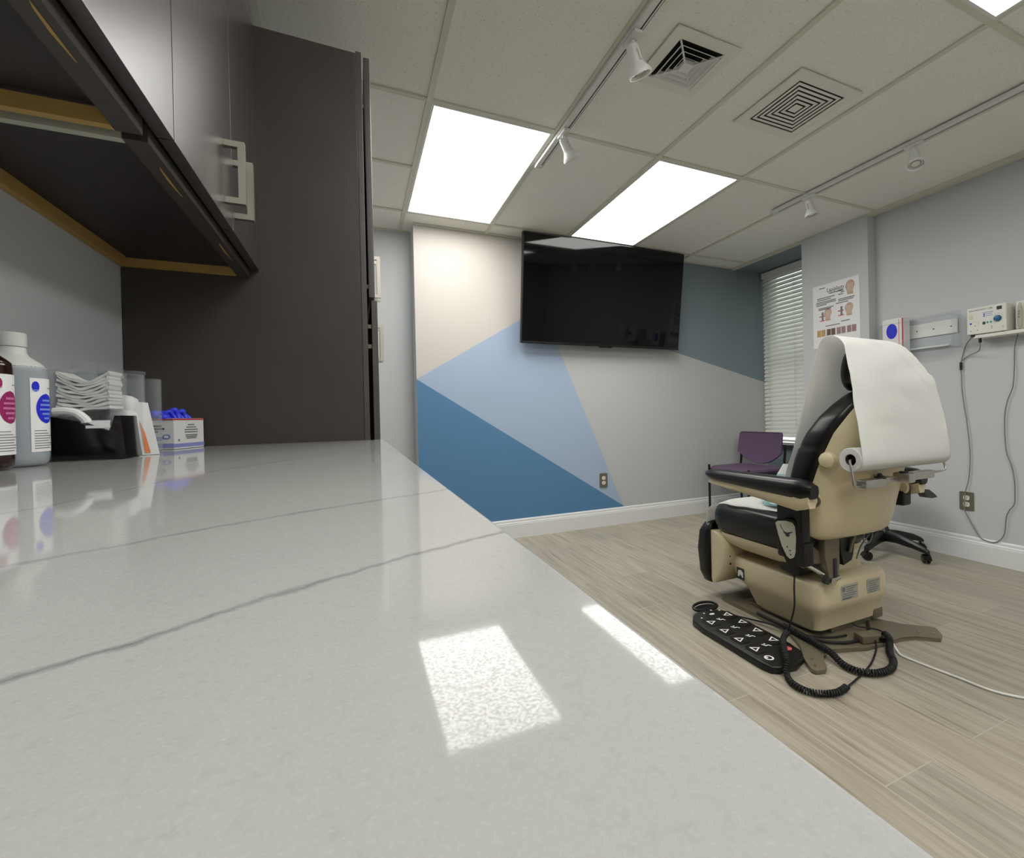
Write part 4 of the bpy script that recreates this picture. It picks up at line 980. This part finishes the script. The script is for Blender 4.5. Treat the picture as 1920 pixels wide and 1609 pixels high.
for k in range(10):
    t_=k/9; rings=[]
    outl=[]
    nn_=26
    top_=[];bot_=[]
    for q in range(nn_+1):
        u=q/nn_*2-1; x_=-.4378+u*(.0350-.0012*(k%3)); zc_=.0895+k*.0052+ (abs(u)**1.5)*.018*(.25+t_*.75)+.0012*math.sin(u*5+k*1.7)
        top_.append((x_,zc_+.0030+.0008*math.sin(u*9+k))); bot_.append((x_,zc_-.0018))
    prof_=top_+bot_[::-1]
    for yv,sc in ((1.1055,.6),(1.1045+.0007*(k%2),1.0),(1.1595,1.0),(1.161,.7)):
        rings.append([Vector((-.4378+(x-(-.4378))*(1 if sc==1.0 else .985),yv+.0009*noise.noise(Vector((x*60,z*90,k))),ZC+z+(0 if sc==1.0 else .0))) for x,z in prof_])
    loft(b,rings)
obj('gauze_stack',b,gauze,t,angle=70)
b=B(); tube(b,[(-.474,1.10,ZC+.086),(-.460,1.10,ZC+.087),(-.445,1.10,ZC+.083),(-.434,1.10,ZC+.072),(-.432,1.10,ZC+.066)],.007,10,smooth=4); obj('front_lip',b,labelw,t)
b=B(); bx(b,-.432,-.400,1.096,1.1,ZC+.056,ZC+.061); prism(b,[(-.431,.066),(-.402,.052),(-.400,.070),(-.428,.070)],(0,1.0985,ZC),(1,0,0),(0,0,1),(0,.003,0)); obj('tray_card',b,labelw,t,smooth=False)

t=thing('gauze_canister','small clear canister of folded white gauze behind the black dispenser','canister',(-.41,1.20,ZC))
b=B(); 
def tubejar(bm,x,y,r,z0,z1,n=32,w_=.0022):
    lathe(bm,(x,y,0),[(.001,z0),(r,z0),(r,z1),(r-w_,z1),(r-w_,z0+w_),(.001,z0+w_)],n=n)
tubejar(b,-.420,1.205,.034,ZC,ZC+.160); obj('jar',b,acryl,t)
b=B(); puff(b,(-.420,1.205,ZC+.055),(.027,.027,.045),5); puff(b,(-.420,1.205,ZC+.096),(.024,.024,.022),9); obj('gauze',b,gauze,t,angle=70)
b=B(); lathe(b,(-.420,1.205,0),[(.001,ZC+.161),(.0355,ZC+.161),(.0355,ZC+.166),(.004,ZC+.167),(.004,ZC+.169),(.001,ZC+.169)],n=32); obj('lid',b,acryl,t)
t=thing('round_canister','clear canister with a knobbed lid standing behind the clear gauze box','canister',(-.487,1.245,ZC))
b=B(); tubejar(b,-.488,1.235,.036,ZC,ZC+.162); obj('jar',b,acryl,t)
b=B(); lathe(b,(-.488,1.235,0),[(.001,ZC+.163),(.037,ZC+.163),(.037,ZC+.168),(.016,ZC+.170),(.016,ZC+.186),(.001,ZC+.187)],n=32); obj('lid',b,acryl,t)
b=B(); puff(b,(-.488,1.235,ZC+.06),(.029,.029,.05),15); obj('cotton',b,gauze,t,angle=70)
t=thing('tall_jar','empty tall clear jar between the canisters and the glove box','jar',(-.418,1.29,ZC))
b=B(); tubejar(b,-.420,1.300,.032,ZC,ZC+.158); obj('jar',b,acryl,t)
t=thing('folded_card','white and orange folded card leaning beside the black dispenser','card',(-.38,1.17,ZC))
b=B(); U=Vector((.72,.69,0)).normalized(); 
# tall slanted card
prism(b,[(-.006,.0),(.0245,.0),(.0085,.104),(-.010,.106)],(-.3880,1.200,ZC),(.95,.31,0),(0,0,1),(-.006,.018,0),.0005); obj('card',b,labelw,t,smooth=False)
b=B(); flat(b,(-.3880,1.200,ZC),(.95,.31,0),(0,0,1),[(.003,.004),(.011,.004),(.003,.045),(-.005,.070)],off=.0008); obj('orange_print',b,inko,t,smooth=False)

t=thing('glove_box','white carton of blue gloves lying by the tall cabinet','glove box',(-.44,1.46,ZC))
A0=Vector((-.3955,1.400,ZC)); u1=Vector((.30,.954,0)).normalized(); u2=Vector((-.954,.30,0)).normalized()
# front face long side seen by the camera
LW,LD,LH=.108,.108,.0735
R3=Matrix((u1,u2,Vector((0,0,1)))).transposed()
b=B(); box(b,A0+u1*LW/2+u2*LD/2+Vector((0,0,LH/2)),(LW,LD,LH),.0008,1,R3); cb_=obj('carton',b,carton,t,smooth=False)
o=A0; U=u1; Vv=Vector((0,0,1))   # face with normal -u2 (towards +x)
b=B()
frect(b,o,U,Vv,0,LW,LH-.004,LH-.0005,3)
for k,(w_,z) in enumerate(((.024,.058),(.036,.052),(.048,.046),(.048,.040),(.044,.033),(.040,.029),(.036,.025))): frect(b,o,U,Vv,.060-w_/2,.060+w_/2,z-.0012,z+.0012,0)
frect(b,o,U,Vv,0,LW,.004,.013,1); flat(b,o,U,Vv,ellipse(.016,.021,.003,.003,10),0)
U=-u2; o=A0+u2*LD  # face with normal -u1 (towards the camera), u from far left to the corner
frect(b,o,U,Vv,0,LD,LH-.004,LH-.0005,3); frect(b,o,U,Vv,0,LD,.004,.014,1)
for k,(w_,z) in enumerate(((.030,.056),(.036,.049),(.022,.042),(.014,.036),(.04,.028),(.03,.023))): frect(b,o,U,Vv,.052,.052+w_,z-.002,z+.002,2 if k<4 else 1)
n_=18
ot=ellipse(.098-.006,.030,.009,.006,n_); inn=ellipse(.092,.030,.005,.003,n_)
flat(b,o,U,Vv,ot,1); flat(b,o,U,Vv,inn,4,off=.0012)
obj('print',b,[inkg,inkv,inkd,inkr,labelw],cb_,smooth=False)
b=B()
for k in range(9):
    c_=A0+u1*(.008+k*.0085)+u2*(.03+.03*((k*7)%3)/2)+Vector((0,0,LH+.004+.006*((k*5)%3)/2))
    random.seed(k); puff(b,c_+Vector((random.uniform(-.006,.006),random.uniform(-.006,.006),random.uniform(-.004,.003))),(random.uniform(.007,.014),random.uniform(.010,.02),random.uniform(.006,.012)),k*2.3,14,10)
for k in range(5):
    c_=A0+u1*(.015+k*.013)+u2*.03+Vector((0,0,LH))
    h_=(.018,.022,.012,.019,.010)[k]; pts=[c_,c_+Vector((.004,-.004,h_*.7)),c_+Vector((.010+.004*(k%2),-.002,h_)),c_+Vector((.016,.004,h_*.5)),c_+Vector((.02,.004,0))]
    tube(b,pts,.0035+.0015*(k%2),8,smooth=4)
gl=obj('gloves',b,glove,t,angle=70)

# ------------------------------------------------------------ poster
t=thing('wall_poster','white foot anatomy poster taped to the wall pillar above the exam chair','poster',(XP,2.457,1.7))
PW,PH=.388,.50; o=Vector((XP-.0008,2.650,1.452)); U=Vector((0,-1,0)); Vv=Vector((0,0,1)); Np=U.cross(Vv)
b=B(); prism(b,[(0,0),(PW,0),(PW,PH-.01),(PW-.01,PH),(0,PH-.003)],o,U,Vv,Np*.0012); pp=obj('sheet',b,labelw,t,smooth=False)
o2=o+Np*.0012
text('title','Lapiplasty',.046,inkd,pp,o2+U*.125+Vv*.430,U,Vv,sx=.80)
b=B()
for x0,x1,z in ((.06,.11,.470),(.14,.26,.418),(.04,.19,.392),(.04,.16,.378),(.03,.20,.362),(.03,.20,.350),(.03,.12,.338),(.05,.18,.312),(.05,.16,.302),(.22,.26,.42),(.24,.27,.405),(.22,.26,.39),(.22,.35,.352),(.22,.34,.340),(.20,.30,.325),(.11,.23,.166),(.24,.31,.182)):
    frect(b,o2,U,Vv,x0,x1,z-.0035,z+.0035,0)
foot=lambda cx_,cy_,s_:[(cx_+p*s_,cy_+q*s_) for p,q in ((-.020,-.05),(.024,-.05),(.022,-.02),(.034,.01),(.032,.032),(.022,.045),(.006,.052),(-.012,.050),(-.028,.035),(-.036,.008),(-.024,-.02))]
flat(b,o2,U,Vv,foot(.315,.425,1.05),1); flat(b,o2,U,Vv,foot(.130,.255,.95),1); flat(b,o2,U,Vv,foot(.305,.262,.95),1)
for cx_,cy_ in ((.315,.425),(.130,.255),(.305,.262)):
    for k in range(5): flat(b,o2,U,Vv,[(cx_-.016+k*.008,cy_-.035),(cx_-.013+k*.008,cy_-.035),(cx_-.016+k*.010,cy_+.03),(cx_-.020+k*.010,cy_+.03)],2,off=.0009)
for cx_,cy_ in ((.085,.25),(.245,.265)):
    frect(b,o2,U,Vv,cx_-.008,cx_+.008,cy_-.035,cy_+.03,3,off=.0009); frect(b,o2,U,Vv,cx_-.03,cx_+.018,cy_-.006,cy_+.001,4); frect(b,o2,U,Vv,cx_-.028,cx_+.02,cy_-.040,cy_-.034,4)
for k,mi in enumerate((5,6,7,7)):
    x=.035+k*.084
    frect(b,o2,U,Vv,x,x+.034,.088,.140,mi); frect(b,o2,U,Vv,x+.038,x+.072,.088,.140,mi if k!=1 else 6)
obj('print',b,[inkg,skin1,bone,inkg,inkr,skin2,skin3,skin4],pp,smooth=False)
b=B(); flat(b,o2,U,Vv,[(PW-.022,PH-.02),(PW-.002,PH-.02),(PW-.002,PH+.002),(PW-.012,PH+.004)],off=.0012); obj('tape',b,inkw,pp,smooth=False)

# ------------------------------------------------------------ acrylic glove rack
t=thing('glove_rack','clear acrylic glove box rack screwed to the right wall','rack',(XR,1.87,1.45))
b=B(); x0=3.375; y0,y1=1.665,2.115
w_=.003
bx(b,x0,XR-.001,y0,y0+w_,1.335,1.540); bx(b,x0,XR-.001,y1-w_,y1,1.335,1.540); bx(b,x0,XR-.001,y0+w_,y1-w_,1.335,1.338)
bx(b,x0,x0+w_,y0+w_,y1-w_,1.338,1.40); bx(b,XR-.004,XR-.001,y0+w_,y1-w_,1.338,1.57); bx(b,x0,x0+.03,y0+w_,y1-w_,1.537,1.540)
obj('shell',b,acryl,t,smooth=False)
b=B(); bx(b,XR-.010,XR-.0045,y0+.02,y1-.12,1.43,1.52,.001); bx(b,XR-.028,XR-.0103,y0+.06,y1-.15,1.352,1.362,.001); st=obj('mounting_strip',b,white,t)
b=B()
for y in (1.72,1.82,1.92): b=B(); lathe(b,(XR-.0105,y,1.475),[(.005,0),(.005,.002),(.001,.003)],(-1,0,0),12); obj('screw',b,inkg,st)
t=thing('glove_box','white glove carton with a blue oval standing in the acrylic wall rack','glove box',(3.43,2.03,1.34))
b=B(); bx(b,3.388,XR-.030,1.955,2.095,1.3395,1.575,.001); cb_=obj('carton',b,carton,t)
b=B(); o=Vector((3.388,2.095,1.3395)); U=(0,-1,0); Vv=(0,0,1)
flat(b,o,U,Vv,ellipse(.062,.150,.036,.052,28),0); frect(b,o,U,Vv,.108,.111,.01,.225,1); frect(b,o,U,Vv,.128,.138,.0,.232,1)
obj('print',b,[inkb,inkr],cb_,smooth=False)

# ------------------------------------------------------------ electrosurgical unit
t=thing('electrosurgical_unit','white wall mounted electrosurgical unit with a blue dial on the right wall','medical device',(XR,1.49,1.45))
x0=3.375; ya,yb=1.398,1.590
b=B(); bx(b,x0,XR-.02,ya,yb,1.388,1.548,.006,3); bd=obj('housing',b,machw,t)
b=B(); bx(b,x0+.01,XR-.001,1.30,1.560,1.365,1.386,.004); obj('wall_bracket',b,machw,t)
b=B(); bx(b,x0+.03,XR-.001,1.318,1.372,1.387,1.548,.010,3); obj('handpiece_cradle',b,machw,t)
b=B(); rings=[]
for z,r_ in ((1.395,.006),(1.40,.010),(1.44,.012),(1.50,.010),(1.535,.004)): rings.append([Vector((x0+.016+r_*.8*math.cos(a),1.345+r_*math.sin(a),z)) for a in [2*PI*k/14 for k in range(14)]])
loft(b,rings); hp=obj('handpiece',b,facem,t)
b=B()
for z in (1.455,1.47,1.485): lathe(b,(x0+.0055,1.345,z),[(.004,0),(.004,.0025),(.001,.003)],(-1,0,0),10)
obj('handpiece_button',b,inkg,hp)
o=Vector((x0,yb,1.388)); U=Vector((0,-1,0)); Vv=Vector((0,0,1)); Np=Vector((-1,0,0))
text('title','HIGH FREQUENCY 2 000',.0125,inkg,bd,o+U*.012+Vv*.138,U,Vv,sx=.85)
b=B()
frect(b,o,U,Vv,.148,.172,.126,.146,0); frect(b,o,U,Vv,.080,.094,.052,.068,0)
for z in (.108,.097): flat(b,o,U,Vv,ellipse(.088,z+.004,.005,.004,10),1); frect(b,o,U,Vv,.096,.128,z+.003,z+.005,1)
frect(b,o,U,Vv,.080,.130,.121,.123,1)
for z in (.110,.101,.092): frect(b,o,U,Vv,.016,.034,z,z+.005,2)
flat(b,o,U,Vv,ellipse(.022,.066,.006,.005,12),1)
frect(b,o,U,Vv,.032,.060,.0735,.0745,3); frect(b,o,U,Vv,.060,.061,.050,.0745,3)
for x in (.104,.120): flat(b,o,U,Vv,ellipse(x,.062,.0055,.006,12),4)
for x,z in ((.022,.022),(.055,.024),(.124,.026),(.176,.026),(.124,.036),(.044,.05)): flat(b,o,U,Vv,ellipse(x,z,.003,.003,10),3)
for k in range(7):
    a=math.radians(30+k*18); frect(b,o,U,Vv,.154+.024*math.cos(a)-.0012,.154+.024*math.cos(a)+.0012,.080+.024*math.sin(a)-.0012,.080+.024*math.sin(a)+.0012,0)
obj('panel_print',b,[inkd,inkb,yellow,inkg,green],bd,smooth=False)
b=B(); lathe(b,o+U*.152+Vv*.076,[(.018,0),(.0175,.008),(.015,.012),(.001,.013)],Np,28); obj('dial',b,blued,bd)
b=B()
for y in (1.545,1.51,1.485,1.46,1.42): bx(b,x0+.012,x0+.03,y-.004,y+.004,1.382,1.3878)
bx(b,x0+.01,x0+.04,1.552,1.575,1.376,1.3878); bx(b,x0+.012,x0+.03,1.528,1.538,1.338,1.3645,.002); obj('connectors',b,blackp,t)
# second device cut by the frame
t=thing('wall_device','white wall device at the right edge beside the electrosurgical unit','medical device',(XR,1.25,1.45))
b=B(); bx(b,3.385,XR-.001,1.14,1.296,1.388,1.555,.006,3); obj('housing',b,machw,t)
b=B(); bx(b,3.3835,3.3852,1.24,1.275,1.43,1.455); obj('display',b,inkd,t,smooth=False)
# cords hanging on the wall
K=lambda y,z:(XR-.012,y*1.0102,z)
b=B(); tube(b,[(3.395,1.572,1.376),K(1.625,1.34),K(1.652,1.234),K(1.652,1.19),K(1.650,1.16),K(1.648,1.067),K(1.638,.96),K(1.626,.867),K(1.613,.70),K(1.613,.604),K(1.622,.50),(XR-.016,1.655,.425),(XR-.018,1.660,.36),(XR-.018,1.658,.305),K(1.618,.245),K(1.59,.19),K(1.568,.152),K(1.53,.138),K(1.494,.140),K(1.466,.165),K(1.448,.21),K(1.440,.30),K(1.425,.345),K(1.402,.385),K(1.398,.45),K(1.400,.53),K(1.412,.61),K(1.432,.68),K(1.440,.78),K(1.439,.90),K(1.425,.99),K(1.400,1.07),K(1.392,1.18),K(1.388,1.30),(3.391,1.347,1.39)],.0028,6,smooth=6)
tag(obj('hanging_cord',b,inkg,loc=(XR-.012,1.5,.8)),'long thin grey cord hanging in a loop down the right wall','cord')
b=B(); tube(b,[(3.396,1.533,1.338),(3.40,1.535,1.31),(3.43,1.56,1.29),K(1.61,1.275),K(1.645,1.25),K(1.652,1.235)],.0028,6,smooth=6)
tag(obj('branch_cord',b,inkg,loc=(XR-.012,1.6,1.3)),'short grey cord branching under the left end of the electrosurgical unit','cord')
b=B(); tube(b,[K(1.652,1.238),K(1.652,1.19)],.007,10); tag(obj('cord_joint',b,rubber,loc=(XR-.012,1.669,1.2)),'small black joint where the two grey wall cords meet','connector')

for o in bpy.data.objects:
    if '_o' in o: del o['_o']
